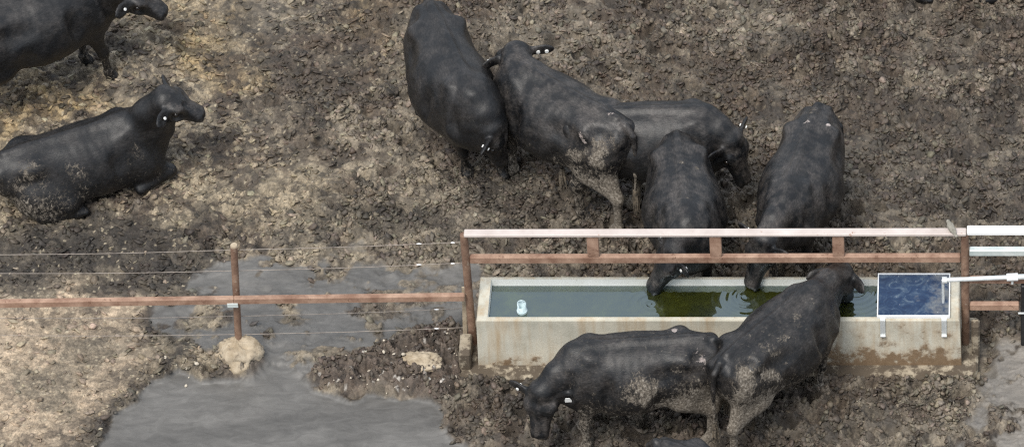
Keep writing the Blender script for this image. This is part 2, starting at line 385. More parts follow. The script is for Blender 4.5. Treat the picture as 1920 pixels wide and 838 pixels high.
def ground_fields(X, Y):
    X = X.astype(np.float32); Y = Y.astype(np.float32)
    wet = np.maximum(poly_mask(X, Y, W1, .10, .18, 3), np.maximum(poly_mask(X, Y, W2, .05, .17, 4), poly_mask(X, Y, W3, .16, .18, 5)*(.8+.2*sstep(.36,.52,fbm(X*3, Y*4, 4, 79)))))
    full = poly_mask(X, Y, W2, .05, .17, 4)
    # patches in W1 / W3 stay half broken by clods
    brk = sstep(.56, .72, fbm(X*2.6, Y*4.0, 5, 77))
    wet = wet*(1-brk*(1-full)*.6)
    # small wet smears elsewhere
    smear = sstep(.57, .68, fbm(X*1.3+4, Y*1.3, 5, 31))*.75
    smear += sstep(.5, .8, poly_mask(X, Y, [(1570,395),(1820,385),(1830,430),(1560,432)], .15, .2, 8))*.35
    # domain warped clods
    wx = X+(fbm(X*9, Y*9, 3, 11)-.5)*.11; wy = Y+(fbm(X*9+7, Y*9, 3, 12)-.5)*.11
    f1, f2, ida = worley(wx/.125, wy/.100, 21)
    lump = sstep(0, .38, f2-f1)*(.35+.65*ida)+.25*np.clip(1-f1*f1, 0, 1)
    g1, g2, idb = worley((X+(fbm(X*16, Y*16, 2, 31)-.5)*.045)/.064+3, (Y+(fbm(X*16+9, Y*16, 2, 32)-.5)*.045)/.052, 22)
    lump2 = (.25+.75*idb)*sstep(0, .30, g2-g1)*(1-.35*g1)
    wx2 = X+(fbm(X*20, Y*20, 3, 14)-.5)*.06; wy2 = Y+(fbm(X*20+7, Y*20, 3, 15)-.5)*.06
    k1, k2, idk = worley(wx2/.034+1, wy2/.030, 23)
    lump3 = sstep(0, .3, k2-k1)*(.3+.7*idk)
    p1, p2, idp = worley(X/.27+(fbm(X*5, Y*5, 2, 41)-.5)*.5, Y/.24, 24)
    pit = np.where(idp > .45, 1-sstep(.12, .42, p1), 0)*(.6+idp*.5)
    rim = np.where(idp > .45, np.exp(-((p1-.47)/.13)**2), 0)
    # how churned: right and top rougher, trampled flat tan ground on the left finer
    churn = sstep(-8.5, -1.5, X)*.45+.62+(fbm(X*.8, Y*.8, 3, 55)-.5)*.9
    flat = poly_mask(X, Y, [(-60,560),(150,545),(290,560),(300,640),(230,720),(130,838),(60,1000),(-400,1000),(-400,560)], .15, .2, 6)
    churn = np.clip(churn*(1-flat*.55), .3, 1.35)
    big = (fbm(X*1.6, Y*1.6, 3, 61)-.5)*.09
    ridge = 1-np.abs(fbm(wx*6.5, wy*6.5, 3, 62)*2-1)
    q_ = np.abs(fbm(wx*11, wy*13, 3, 64)*2-1); crack = sstep(.085, .0, q_)
    q2_ = np.abs(fbm(wx2*22+5, wy2*25, 3, 65)*2-1); crack2 = sstep(.10, .0, q2_)
    rough = .036*lump+.040*lump2+.013*lump3-.095*pit*churn+.028*rim+.030*(ridge-.6)-.034*crack-.008*crack2
    h = big+rough*churn
    rs_ = np.clip(smear, 0, 1)*.6; h = h*(1-rs_)+(big-.01)*rs_
    # slurry levels out: its surface is flat, a few clods break it
    peb = poly_mask(X, Y, PEB, .08, .10, 9)
    mound = poly_mask(X, Y, MOUND, .10, .04, 10)
    level = np.where(full > .01, -.03, -.012)
    soft = level+.011*fbm(X*3, Y*7, 5, 71, .6)-(1-full)*.02*pit+(1-full)*(.030*fbm(X*5, Y*8, 4, 73)+.010*lump2*sstep(.45,.6,fbm(X*5, Y*5, 3, 74)))
    islands = sstep(.62, .72, fbm(X*6, Y*6, 3, 72))*(1-full)*.6
    w = np.clip(wet*(1-islands)*(1-mound), 0, 1)*(1-peb*.85)
    h = h*(1-w)+soft*w
    h += peb*(.05+.035*fbm(X*3, Y*3, 3, 91))*sstep(0, .6, peb)+peb*.018*lump2
    h += mound*.045*(1+.5*(lump-.4))
    # kept below the slab and the trough
    inb = sstep(-.10, .02, np.minimum(np.minimum(X-xL+.12, xR+.25-X), np.minimum(Y-yF+.10, yB+.05-Y)))
    h = h*(1-inb)-.08*inb
    ctx = dict(crack=crack, crack2=crack2, lump=lump, lump2=lump2, pit=pit, ida=ida, idb=idb, churn=churn, flat=flat, peb=peb, mound=mound, full=full, smear=smear)
    return h, np.clip(np.maximum(w, smear*.5), 0, 1), w, ctx

def ground_color(X, Y, h, w, c):
    n1 = fbm(X*1.1, Y*1.1, 4, 101); n2 = fbm(X*4.5, Y*4.5, 4, 102); n3_ = fbm(X*.6+3, Y*.6, 3, 103)
    mud = np.array([.078,.058,.041]); dark = np.array([.034,.028,.022]); tan = np.array([.27,.22,.15]); yel = np.array([.33,.23,.10])
    pink = np.array([.36,.28,.195]); grey = np.array([.112,.107,.099]); pale = np.array([.178,.150,.112])
    C = np.empty(X.shape+(3,), np.float32)
    t = sstep(.42, .66, n2)[..., None]*.6
    C[:] = mud*(1-t)+pale*.85*t
    t = (sstep(.50, .62, n1+(c['ida']-.5)*.20))[..., None]*.7; C[:] = C*(1-t)+pale*t
    # left and upper left carry dried straw and tan dung
    lx = sstep(-4.6, -8.2, X)
    t = (lx*sstep(.40, .60, n2*.6+n3_*.4+(c['idb']-.5)*.25)*.75)[..., None]; C[:] = C*(1-t)+tan*t
    for pts, colr, k, sd in (([(350,330),(560,310),(760,360),(760,450),(560,455),(380,440),(300,400)], tan, .75, 7),
                         ([(330,0),(450,0),(470,100),(420,170),(330,130)], yel, .55, 8),
                         ([(0,150),(130,160),(230,200),(150,230),(0,230)], yel, .55, 9),
                         ([(560,-60),(660,-60),(700,40),(600,50)], yel, .35, 19),
                         ([(480,200),(640,190),(780,260),(840,420),(600,330)], pale, .5, 10)):
        t = (poly_mask(X, Y, pts, .35, .3, sd)*k*(.35+.65*sstep(.38, .58, n2+(c['idb']-.5)*.3)))[..., None]; C[:] = C*(1-t)+colr*t
    t = (c['flat']*(.45+.55*sstep(.32, .55, n2)))[..., None]; C[:] = C*(1-t)+pink*t
    t = (c['flat']*sstep(.50, .60, fbm(X*2.4, Y*2.4, 4, 119))*.85)[..., None]; C[:] = C*(1-t)+np.array([.19,.155,.11])*t
    # dark belts: mostly fresh dung, plus cow shadow painted below the far group
    for pts, k, sd in (([(-80,420),(150,400),(420,450),(430,540),(0,545),(-80,545)], .85, 12), ([(600,400),(720,390),(860,440),(870,470),(700,450)], .8, 14),
                       ([(130,838),(230,715),(300,600),(345,600),(320,690),(235,760),(190,838)], .85, 13),
                       ([(880,300),(960,290),(1180,360),(1420,330),(1430,432),(900,432),(850,380)], .45, 15),  # soft shadow of the far cows, painted into the ground colour
                       ([(960,700),(1400,720),(1560,700),(1600,838),(1600,1000),(900,1000)], .35, 16),  # darker ground tone under the two near cows
                       ([(480,40),(660,120),(560,230),(440,120)], .4, 17), ([(1580,180),(2100,180),(2100,420),(1600,400)], .35, 18)):
        t = (poly_mask(X, Y, pts, .22, .25, sd)*k)[..., None]; C[:] = C*(1-t)+dark*t
    # crumbs have their own tone, dark spots follow a separate noise
    C *= (.80+.40*c['ida'])[..., None]; C *= (.66+.62*c['idb'])[..., None]
    
    t = (sstep(.56, .66, fbm(X*7, Y*9, 4, 150))*.6*(1-c['flat']*.6))[..., None]; C[:] = C*(1-t)+dark*.75*t
    # chaff bits
    q1, q2, idq = worley(X/.035, Y/.03, 141)
    t = ((idq > .93)*(q1 < .33)*(.3+.7*lx)*.8)[..., None]; C[:] = C*(1-t)+np.array([.40,.34,.24])*t
    t = c['peb'][..., None]*.8; C[:] = C*(1-t)+(np.array([.075,.055,.042])*(.5+1.0*c['idb'][..., None]))*t
    t = ((c['peb'] > .3)*(idq > .95)*(q1 < .42)*.85)[..., None]; C[:] = C*(1-t)+np.array([.40,.37,.33])*t
    t = c['mound'][..., None]*.7; C[:] = C*(1-t)+np.array([.10,.085,.07])*t
    sw = fbm(X*1.0+Y*.4+fbm(X*2, Y*3, 3, 122)*.8, Y*4.2-X*.9, 5, 121, .6)
    G = grey*(.62+.75*sw)[..., None]
    W3m = sstep(-.7, .2, X)[..., None]; G = G*(1-W3m)+np.array([.21,.19,.165])*(.7+.6*sw)[..., None]*W3m
    t = sstep(.35, .85, w)[..., None]; C[:] = C*(1-t)+G*t
    return C

def axis(lo, hi, step, far):
    core = np.arange(lo, hi+step/2, step); out = []; d = step; p = hi
    while p < far: d *= 1.35; p += d; out.append(p)
    neg = []; d = step; p = lo
    while p > -far: d *= 1.35; p -= d; neg.append(p)
    return np.array(neg[::-1]+list(core)+out)
gx = axis(-10.0, .6, .0118, 400); gy = axis(-3.9, 3.9, .0130, 400)
GX, GY = np.meshgrid(gx, gy, indexing='xy')
gh, gwet, gw, gc = ground_fields(GX, GY)
far_ = np.maximum(np.maximum(GX-1.0, -10.4-GX), np.abs(GY)-4.3); gh = np.where(far_ > 0, -.03, gh)
gcol = ground_color(GX, GY, gh, gw, gc)
ff = sstep(-.4, .5, far_)[..., None]; gcol = gcol*(1-ff)+np.array([.100,.080,.060])*ff; gwet = gwet*(1-ff[..., 0])
ny, nx = GX.shape
ii = np.arange(nx*ny).reshape(ny, nx)
F = np.stack([ii[:-1,:-1], ii[:-1,1:], ii[1:,1:], ii[1:,:-1]], -1).reshape(-1, 4)
V = np.stack([GX, GY, gh], -1).reshape(-1, 3)
me = np_mesh('ground', V, F)
a = me.attributes.new('col', 'FLOAT_COLOR', 'POINT'); a.data.foreach_set('color', np.concatenate([gcol.reshape(-1, 3), np.ones((nx*ny, 1), np.float32)], 1).astype(np.float32).ravel())
a = me.attributes.new('wet', 'FLOAT', 'POINT'); a.data.foreach_set('value', gwet.reshape(-1).astype(np.float32))
tag(link('ground', me, None, [M['ground']]), 'trampled manure and grey slurry covering the feedlot pen', kind='structure')
print('ground', len(V), time.time()-T0)
def ground_z(x, y):
    i = int(np.clip(np.searchsorted(gx, x), 1, nx-1)); j = int(np.clip(np.searchsorted(gy, y), 1, ny-1)); return float(gh[j, i])

# loose crumbs of dung and stones lying on it (uncountable)
def scatter(name, label, cnt, region, rlo, rhi, mat, seed, flatk=.6):
    rs = np.random.RandomState(seed)
    ico_v = []; t = (1+5**.5)/2
    base = np.array([(-1,t,0),(1,t,0),(-1,-t,0),(1,-t,0),(0,-1,t),(0,1,t),(0,-1,-t),(0,1,-t),(t,0,-1),(t,0,1),(-t,0,-1),(-t,0,1)])/math.sqrt(1+t*t)
    fa = np.array([(0,11,5),(0,5,1),(0,1,7),(0,7,10),(0,10,11),(1,5,9),(5,11,4),(11,10,2),(10,7,6),(7,1,8),(3,9,4),(3,4,2),(3,2,6),(3,6,8),(3,8,9),(4,9,5),(2,4,11),(6,2,10),(8,6,7),(9,8,1)])
    VV = []; FF = []; n = 0
    pts = region(rs, cnt)
    for x, y in pts:
        r = rlo+(rhi-rlo)*rs.rand()**2.2
        b_ = base*(1+.35*(rs.rand(12, 1)-.5)*1.4)*r*np.array([.7+.7*rs.rand(), .7+.6*rs.rand(), flatk*(.6+.6*rs.rand())])
        an = rs.rand()*6.28; c, s = math.cos(an), math.sin(an)
        b_ = b_@np.array([[c,s,0],[-s,c,0],[0,0,1]])
        VV.append(b_+np.array([x, y, ground_z(x, y)+r*flatk*.35])); FF.append(fa+n); n += 12
    me = np_mesh(name, np.concatenate(VV), np.concatenate(FF), smooth=True)
    return tag(link(name, me, None, [mat]), label, kind='stuff')
def dung_mat():
    m, nt, b = new_mat('dung_crumb')
    a_ = N(nt, 'ShaderNodeAttribute', attribute_name='col')
    nt.links.new(mixc(nt, .8, a_.outputs['Color'], ramp(nt, tex_noise(nt, 45, 4, .7), [(.32, .55), (.5, 1.0), (.70, 1.6)]), 'MULTIPLY'), b.inputs['Base Color'])
    b.inputs['Roughness'].default_value = .62; bump(nt, b, tex_noise(nt, 90, 3), .6, .006); return m
def clods(name, label, cnt, seed):
    "angular crumbs strewn over the churned dry ground, each with the tone of the dung it lies on"
    rs = np.random.RandomState(seed); t = (1+5**.5)/2
    base = np.array([(-1,t,0),(1,t,0),(-1,-t,0),(1,-t,0),(0,-1,t),(0,1,t),(0,-1,-t),(0,1,-t),(t,0,-1),(t,0,1),(-t,0,-1),(-t,0,1)])/math.sqrt(1+t*t)
    fa = np.array([(0,11,5),(0,5,1),(0,1,7),(0,7,10),(0,10,11),(1,5,9),(5,11,4),(11,10,2),(10,7,6),(7,1,8),(3,9,4),(3,4,2),(3,2,6),(3,6,8),(3,8,9),(4,9,5),(2,4,11),(6,2,10),(8,6,7),(9,8,1)])
    x = -9.95+rs.rand(cnt)*10.5; y = -3.85+rs.rand(cnt)*7.7
    i = np.clip(np.searchsorted(gx, x), 0, nx-1); j = np.clip(np.searchsorted(gy, y), 0, ny-1)
    dens = gc['churn'][j, i]*.8*(1-gc['flat'][j, i]*.5)*(1-np.clip(gw[j, i]*1.6, 0, 1))*(.28+.72*sstep(.36, .58, fbm(x*2.2, y*2.8, 4, 201)))
    dens *= .55+.45*sstep(-9, -4, x)
    dens[(x > xL-.1) & (x < xR+.2) & (y > yF-.12) & (y < yB+.02)] = 0
    dens = dens*(1-.85*np.clip(gc['pit'][j, i]*1.4, 0, 1))*(1-.45*np.clip(gc['smear'][j, i], 0, 1))
    k = rs.rand(cnt) < dens; x, y, i, j = x[k], y[k], i[k], j[k]; n = len(x)
    r = .009+.023*rs.rand(n)**2.2; left = 1-sstep(-8, -4.5, x)
    sc = np.stack([(.75+.75*rs.rand(n))*(1+.35*left), .7+.6*rs.rand(n), (.30+.45*rs.rand(n))*(1-.35*left)], 1)
    Bv = base[None]*(1+1.0*(rs.rand(n, 12, 1)-.5))*r[:, None, None]*sc[:, None, :]
    an = (rs.rand(n)-.5)*np.where(left > .5, 1.2, 6.28); c, s_ = np.cos(an)[:, None], np.sin(an)[:, None]
    til = (rs.rand(n, 2)-.5)*1.5
    X_ = Bv[:,:,0]*c-Bv[:,:,1]*s_; Y_ = Bv[:,:,0]*s_+Bv[:,:,1]*c; Z_ = Bv[:,:,2]+X_*til[:,:1]+Y_*til[:,1:]
    P_ = np.stack([X_+x[:,None], Y_+y[:,None], Z_+(gh[j, i]+r*(.05+.35*rs.rand(n)))[:, None]], -1)
    F_ = (fa[None]+(np.arange(n)*12)[:, None, None]).reshape(-1, 3)
    me = np_mesh(name, P_.reshape(-1, 3), F_, smooth=False)
    cc_ = gcol[j, i]*(.84+.50*rs.rand(n)[:, None]**1.6)*(1+(rs.rand(n, 3)-.5)*.10)
    cc_ = np.repeat(cc_, 12, 0); cc_ = np.concatenate([cc_, np.ones((len(cc_), 1))], 1)
    a_ = me.attributes.new('col', 'FLOAT_COLOR', 'POINT'); a_.data.foreach_set('color', cc_.astype(np.float32).ravel())
    print('clods', n)
    return tag(link(name, me, None, [dung_mat()]), label, kind='stuff')
clods('dung_clods', 'loose crumbs of brown dung over the trampled ground', 165000, 3)
def reg_peb(rs, cnt):
    out = []
    while len(out) < cnt:
        u = 570+rs.rand()*295; v = 635+rs.rand()*110; p = at(u, v)
        i = min(np.searchsorted(gx, p[0]), nx-1); j = min(np.searchsorted(gy, p[1]), ny-1)
        if gc['peb'][j, i] > .4 or rs.rand() < .04: out.append((p[0], p[1]))
    for _ in range(12): p = at(270+rs.rand()*130, 660+rs.rand()*60); out.append((p[0], p[1]))
    return out
scatter('gravel', 'small pale stones and brown lumps on the slurry bank', 50, reg_peb, .006, .022, M['stone'], 5, .8)

def rock(name, c, r, mat, parent=None, seed=1, sc=(1,1,.7), sub=30):
    th = np.linspace(0, math.pi, sub); ph = np.linspace(0, 2*math.pi, sub*2, endpoint=False)
    TH, PH = np.meshgrid(th, ph, indexing='ij')
    P = np.stack([np.sin(TH)*np.cos(PH), np.sin(TH)*np.sin(PH), np.cos(TH)], -1).reshape(-1, 3)
    k = .36+.70*n3(P, 1.9, seed)+.50*n3(P, 4.5, seed+4)+.34*n3(P, 13, seed+8)
    Q = P*k[:, None]*r*np.array(sc)
    n2_ = sub*2; idx = np.arange(sub*n2_).reshape(sub, n2_)
    F = np.stack([idx[:-1], idx[1:], np.roll(idx[1:], -1, 1), np.roll(idx[:-1], -1, 1)], -1).reshape(-1, 4)
    me = np_mesh(name, Q+(np.asarray(c) if parent is not None else 0), F)
    o = link(name, me, parent, [mat])
    if parent is None: o.location = c
    return o

# ================================================================== TROUGH, SLAB
# slab under the trough
sl = MB()
x0, x1 = at(862, 700)[0], at(1834, 700)[0]
sl.box((x0, yF-.17, -.25), (x1, yB+.06, .012), .02)
o = sl.build('concrete_slab', M['slab']); tag(o, 'stained concrete footing slab edging out beneath the water trough', kind='structure')

tr = empty('water_trough', (xL, yF, .012)); L = xR-xL; Wd = yB-yF; H = ZR-.012
tag(tr, 'long pale concrete cattle water trough with green water in it', 'water trough')
def ring_basin(L, W, H, tl, trr, tf, tb, depth, tap=.015):
    "open-topped basin: outer walls, rim, inner walls, floor"
    n = 60
    o = MB()
    ox0, oy0, ox1, oy1 = 0, 0, L, W
    def rect(x0, y0, x1, y1, z): return [(x0,y0,z),(x1,y0,z),(x1,y1,z),(x0,y1,z)]
    rings = [rect(-tap, -tap*.5, L+tap, W+tap*.5, 0), rect(0, 0, L, W, H-.012), rect(.010, .010, L-.010, W-.010, H),
             rect(tl-.008, tf-.008, L-trr+.008, W-tb+.008, H)]
    vs = [p for r_ in rings for p in r_]; fs = []
    for k in range(len(rings)-1):
        for i in range(4):
            j = (i+1) % 4; fs.append((k*4+i, k*4+j, (k+1)*4+j, (k+1)*4+i))
    o.add(vs, fs)
    return o
tl_, tr_, tf_, tb_ = .105, .10, .048, .045
ring_basin(L, Wd, H, tl_, tr_, tf_, tb_, .4).build('basin', M['concrete'], tr)
li = MB()
r0 = [(tl_-.008, tf_-.008), (L-tr_+.008, tf_-.008), (L-tr_+.008, Wd-tb_+.008), (tl_-.008, Wd-tb_+.008)]
r1 = [(tl_+.012, tf_+.012), (L-tr_-.012, tf_+.012), (L-tr_-.012, Wd-tb_-.012), (tl_+.012, Wd-tb_-.012)]
vs = [(x, y, H) for x, y in r0]+[(x, y, H-.41) for x, y in r1]
li.add(vs, [(j, i, 4+i, 4+j) for i, j in ((0,1),(1,2),(2,3),(3,0))])
li.build('lining', M['liner'], tr)
fl = MB(); fl.add([(x, y, H-.36) for x, y in r1], [(0,1,2,3)]); fl.build('algae_floor', M['algae'], tr)
# water sheet with small real ripples around the muzzles
wl = ZR-.078
wx0, wx1, wy0, wy1 = xL+tl_-.006, xR-tr_+.006, yF+tf_-.006, yB-tb_+.006
nxw, nyw = 560, 70
WX, WY = np.meshgrid(np.linspace(wx0, wx1, nxw), np.linspace(wy0, wy1, nyw))
WZ = np.full(WX.shape, wl)+.0006*(fbm(WX*5, WY*7, 3, 5)-.5)
mz = [at(1220, 570, wl), at(1400, 556, wl), at(1605, 545, wl)]
for k, p in enumerate(mz):
    rr = np.hypot(WX-p[0], (WY-p[1])); amp = (.0022, .0032, .0036)[k]
    WZ = WZ+amp*np.cos((rr+.03*fbm(WX*6, WY*6, 2, 9))*2*math.pi/(.075, .085, .06)[k])*np.exp(-rr/(.12, .22, .30)[k])
ii = np.arange(nxw*nyw).reshape(nyw, nxw)
F = np.stack([ii[:-1,:-1], ii[:-1,1:], ii[1:,1:], ii[1:,:-1]], -1).reshape(-1, 4)
tag(link('water', np_mesh('water', np.stack([WX, WY, WZ], -1).reshape(-1, 3), F), None, [M['water']]), 'shallow rippled water filling the trough', kind='structure')

# pale stub of overflow pipe standing in the water
p = at(979, 584, wl)
pp = empty('overflow_pipe', (p[0], p[1], wl-.28)); tag(pp, 'pale blue plastic overflow pipe standing in the trough water', 'pipe')
o = MB(); n = 24; ro, ri = .040, .031
vs = []
for k in range(n):
    t = 2*math.pi*k/n; notch = .030 if (math.pi*1.25 < t < math.pi*1.75) else 0.0
    hz = .375-notch
    for r_, z in ((ro, 0), (ro, hz), (ri, hz), (ri, .2)): vs.append((r_*math.cos(t), r_*math.sin(t), z))
fs = []
for k in range(n):
    j = (k+1) % n
    for q in range(3): fs.append((k*4+q, j*4+q, j*4+q+1, k*4+q+1))
o.add(vs, fs, True); o.build('tube', M['pvc'], pp)
MB().tube([(0, 0, .245), (0, 0, .30)], .047, 24).build('collar', M['pvc'], pp)
MB().tube([(0, 0, .20), (0, 0, .235)], .0305, 24).build('hole_shade', M['black'], pp)  # black disc standing in for the shade inside the open pipe
hd = MB(); hd.tube([(math.cos(t)*.036, 0.012, .37+math.sin(t)*.035) for t in np.linspace(0, math.pi, 14)], .005, 8); hd.build('handle', M['pvc'], pp)

# blue cover over the float valve
ca = at(1644, 592, ZR+.035); cb = at(1781, 592, ZR+.035); cc = at(1644, 512, ZR+.035)
cw = cb[0]-ca[0]; cdp = cc[1]-ca[1]
cv = empty('float_valve_cover', (ca[0], ca[1], ZR+.002)); tag(cv, 'blue splashed metal cover plate with white rim over the trough end', 'cover')
MB().box((.012, .012, .006), (cw-.012, cdp-.012, .026), .003).build('panel', M['cover'], cv)
fr = MB(); t = .011
fr.box((0, 0, 0), (cw, t, .034), .002); fr.box((0, cdp-t, 0), (cw, cdp, .034), .002)
fr.box((0, t, 0), (t, cdp-t, .034), .002); fr.box((cw-t, t, 0), (cw, cdp-t, .034), .002)
fr.build('rim', M['white_steel'], cv)
for ux in (1655, 1770):
    bx = z_at(ux, 600, yF)[0]-ca[0]; yy = yF-ca[1]
    bb = MB(); bb.box((bx-.023, yy-.014, -.175), (bx+.023, yy-.006, .0), .001)
    bb.box((bx-.023, yy-.014, .0005), (bx+.023, .010 if yy > 0 else .002, .006))
    bb.box((bx-.023, yy-.030, -.183), (bx+.023, yy-.006, -.175))
    bb.build('bracket', M['galv'], cv)

# galvanised supply pipe
p0 = at(1768, 525, ZR+.30); p1 = at(1898, 519.5, ZR+.30); p2 = at(2200, 508, ZR+.30)
wp = empty('supply_pipe', tuple(p0)); tag(wp, 'galvanised supply pipe running from the blue cover towards the right', 'pipe')
q1 = Vector(p1-p0); q2 = Vector(p2-p0); dq = q1.normalized()
MB().tube([(0,0,0), q1], .021, 16).build('tube', M['galv'], wp)
MB().tube([q1, q2], .025, 16).build('hose_end', M['galv'], wp)
MB().tube([q1-dq*.05, q1+dq*.05], .035, 16).build('coupling', M['white_steel'], wp)
MB().tube([q1+Vector((0,0,-.02)), q1+Vector((0,-.005,-.075))], .012, 10).build('drain_tap', M['galv'], wp)
e = MB(); e.tube([(-.008,0,0), (.035,0,0)], .031, 16); e.tube([(0,0,0), (0,0,-.28)], .013, 14); e.build('elbow', M['galv'], wp)

# ================================================================== FENCES
yR = yM+.0
def zat(u, v, y=None): return z_at(u, v, yR if y is None else y)
zt = zat(1300, 437)[2]; zl = zat(1300, 484)[2]
xpl = zat(880, 560)[0]; xpr = zat(1810, 560)[0]
fe = empty('pipe_rail_fence', (xpl, yR, 0)); tag(fe, 'rusty two-rail steel fence crossing above the water trough', 'fence')
def loc(p, o): return (p[0]-o[0], p[1]-o[1], p[2]-o[2])
fo = (xpl, yR, 0)
xa = zat(870, 438)[0]; xb = zat(1812, 432)[0]
xlp = xpl-.035; xrp = xpr+.0
t = MB(); t.bar(loc((xa, yR, zt-.004), fo), loc((xb, yR, zt+.012), fo), .085, .034, .008); t.build('top_rail', M['pink'], fe)
ytl = yR-.0
t = MB(); t.bar(loc((xpl+.036, ytl, zl-.006), fo), loc((xpr-.040, ytl, zl+.006), fo), .055, .078, .008); t.build('lower_rail', M['rust'], fe)
for ux in (1112, 1342, 1572):
    x = zat(ux, 460)[0]
    t = MB(); t.box(loc((x-.052, yR-.028, zl+.040), fo), loc((x+.052, yR+.016, zt-.020), fo), .006); t.build('spacer', M['rust'], fe)
for px, nm in ((xpl, 0), (xpr, 1)):
    t = MB(); t.tube([loc((px, yR, -.3), fo), loc((px, yR, zt-.019), fo)], .036, 20); t.build('post', M['rust_dark'], fe)
# concrete piers round the two posts, each its own thing
q = at(878, 690)
t = MB(); t.box((-.052, -.22, -.25), (.052, .06, .20), .012); o = t.build('post_pier', M['slab']); o.location = (xpl-.045, yR-.13, 0)
tag(o, 'narrow concrete pier at the foot of the post at the trough\'s plain open end', 'pier')
t = MB(); t.box((-.036, -.05, -.25), (.036, .05, .36), .014); o = t.build('post_stub', M['slab']); o.location = (xpr+.090, yR-.10, 0)
tag(o, 'short muddy concrete stub beside the post near the blue cover', 'stub')
t = MB(); t.bar((0,0,0), (0,0,0.001), .01, .01) if False else None
t = MB(); t.box((-.020, -.008, 0), (.020, .008, .62), .003); o = t.build('angle_strip', M['footing']); o.location = (xpl-.070, yR+.03, .05); o.rotation_euler = (0, R(2.5), 0)
tag(o, 'pale upright strip leaning against the rusty post by the wire fence', 'strip')

# wire fence on the left
def interp(u, pts):
    us = [p[0] for p in pts]; return np.interp(u, us, [p[1] for p in pts])
wf = empty('wire_fence', tuple(at(447, 668, 0))); wo = tuple(at(447, 668, 0)); yP = wo[1]
tag(wf, 'rusty rail and four strand wire fence beside the slurry', 'fence')
def yl(u): return yR + (yP-yR)*(880-u)/(880-447)
zr = lambda u, v: z_at(u, v, yl(u))
t = MB(); t.tube([loc((zr(448, 690)[0], yP, -.3), wo), loc((zr(433, 461)[0]+.025, yP, zr(433, 461)[2]), wo)], .032, 18); t.build('post', M['rust_dark'], wf)
t = MB(); pq = zr(-420, 700); t.tube([loc((pq[0], yl(-420)+.0, -.3), wo), loc((pq[0], yl(-420), 1.4), wo)], .032, 18); t.build('post', M['rust_dark'], wf)
t = MB(); pz = zr(433, 461); t.tube([loc((pz[0]+.025, yP, pz[2]-.01), wo), loc((pz[0]+.025, yP, pz[2]+.006), wo)], [.034, .030], 18); t.build('cap', M['footing'], wf)
rl = [(zr(u, v)+np.array([0, -.058, 0])) for u, v in ((-500, 568), (440, 553.5), (872, 548))]
t = MB(); t.bar(loc(rl[0], wo), loc(rl[1], wo), .052, .072, .008); t.bar(loc(rl[1], wo), loc(rl[2], wo), .052, .072, .008); t.build('rail', M['rust'], wf)
t = MB(); c = zr(437, 556); t.box(loc((c[0]-.045, yP-.094, c[2]-.050), wo), loc((c[0]+.050, yP-.086, c[2]+.0), wo), .002); t.build('clip', M['pale_steel'], wf)
for vs_ in (((-500,490),(0,482),(432,473),(870,458)), ((-500,523),(0,517),(433,512),(870,497)), ((-500,606),(0,601),(441,597),(870,582)), ((-500,638),(0,633),(444,631),(870,618))):
    pts = [zr(u, v)+np.array([0, .03, 0]) for u, v in vs_]
    ex = []
    for a_, b_ in zip(pts[:-1], pts[1:]):
        for k in range(8):
            tt = k/8; q_ = a_*(1-tt)+b_*tt; ex.append(q_-np.array([0, 0, .012*math.sin(math.pi*tt)]))
    ex.append(pts[-1])
    t = MB(); t.tube([loc(p_, wo) for p_ in ex], .0028, 6)
    w_ = t.build('wire', M['wire'], wf)
    for u in (785, 848) if vs_[0][1] < 560 else (818,):
        vv = np.interp(u, [a_[0] for a_ in vs_], [a_[1] for a_ in vs_]); k_ = zr(u, vv)+np.array([0, .03, -.004])
        d_ = MB(); d_.tube([loc(k_-np.array([.022,0,0]), wo), loc(k_, wo), loc(k_+np.array([.022,0,0]), wo)], [.003, .007, .003], 8); d_.build('splice', M['white_steel'], w_)
fp = at(449, 690, 0)
o = rock('post_footing', (wo[0]+.01, yP-.05, .06), .21, M['footing'], None, 5, (.86, .80, .78)); tag(o, 'lump of broken tan concrete round the wire fence post', 'footing')
o = rock('rock', tuple(at(790, 680, .09)), .12, M['footing'], None, 14, (1.4, .9, .6)); tag(o, 'pale tan stone half buried in the brown bank beside the slurry', 'rock')
o = rock('rock', tuple(at(660, 688, .03)), .055, M['stone'], None, 17, (1.0, .8, .7)); tag(o, 'small grey brown stone on the slurry bank', 'rock')

# rails on the right
go = (xpr, yR, 0); gf = empty('steel_gate', go); tag(gf, 'white and rusty rails running right from the cover end post', 'fence')
xe = zat(2400, 470)[0]
za_, zb_ = zat(1860, 432)[2], zat(1860, 471)[2]; zc_, zd_ = zat(1860, 524)[2], zat(1860, 573)[2]
t = MB(); t.bar(loc((xb+.006, yR, za_), go), loc((xe, yR, za_), go), .095, .042, .008); t.build('top_rail', M['white_steel'], gf)
t = MB(); t.bar(loc((xpr+.038, yR, zb_), go), loc((xe, yR, zb_), go), .06, .072, .008); t.build('middle_rail', M['pale_steel'], gf)
t = MB(); t.bar(loc((xpr+.038, yR, zc_), go), loc((xe, yR, zc_), go), .05, .066, .008); t.build('third_rail', M['rust'], gf)
xq = zat(1911, 573)[0]
t = MB(); t.bar(loc((xpr+.038, yR, zd_), go), loc((xq, yR, zd_), go), .055, .075, .008); t.build('bottom_rail', M['rust'], gf)
t = MB(); t.box(loc((xq+.014, yR-.04, -.3), go), loc((xq+.12, yR+.04, zc_-.045), go), .01); t.build('post', M['black'], gf)
t = MB(); t.box(loc((xq-.01, yR-.055, zd_-.055), go), loc((xq+.05, yR-.045, zd_-.035), go), .002); t.build('latch', M['galv'], gf)

# bird on the rail
bp = zat(1784, 424); 
bd = empty('bird', (bp[0], yR, zt+.025), R(118)); tag(bd, 'small grey brown bird perched on the top rail', 'bird')

# ================================================================== CATTLE (signed distance bodies)
def smin(a, b, k):
    h = np.clip(.5+.5*(b-a)/k, 0, 1); return b*(1-h)+a*h-k*h*(1-h)

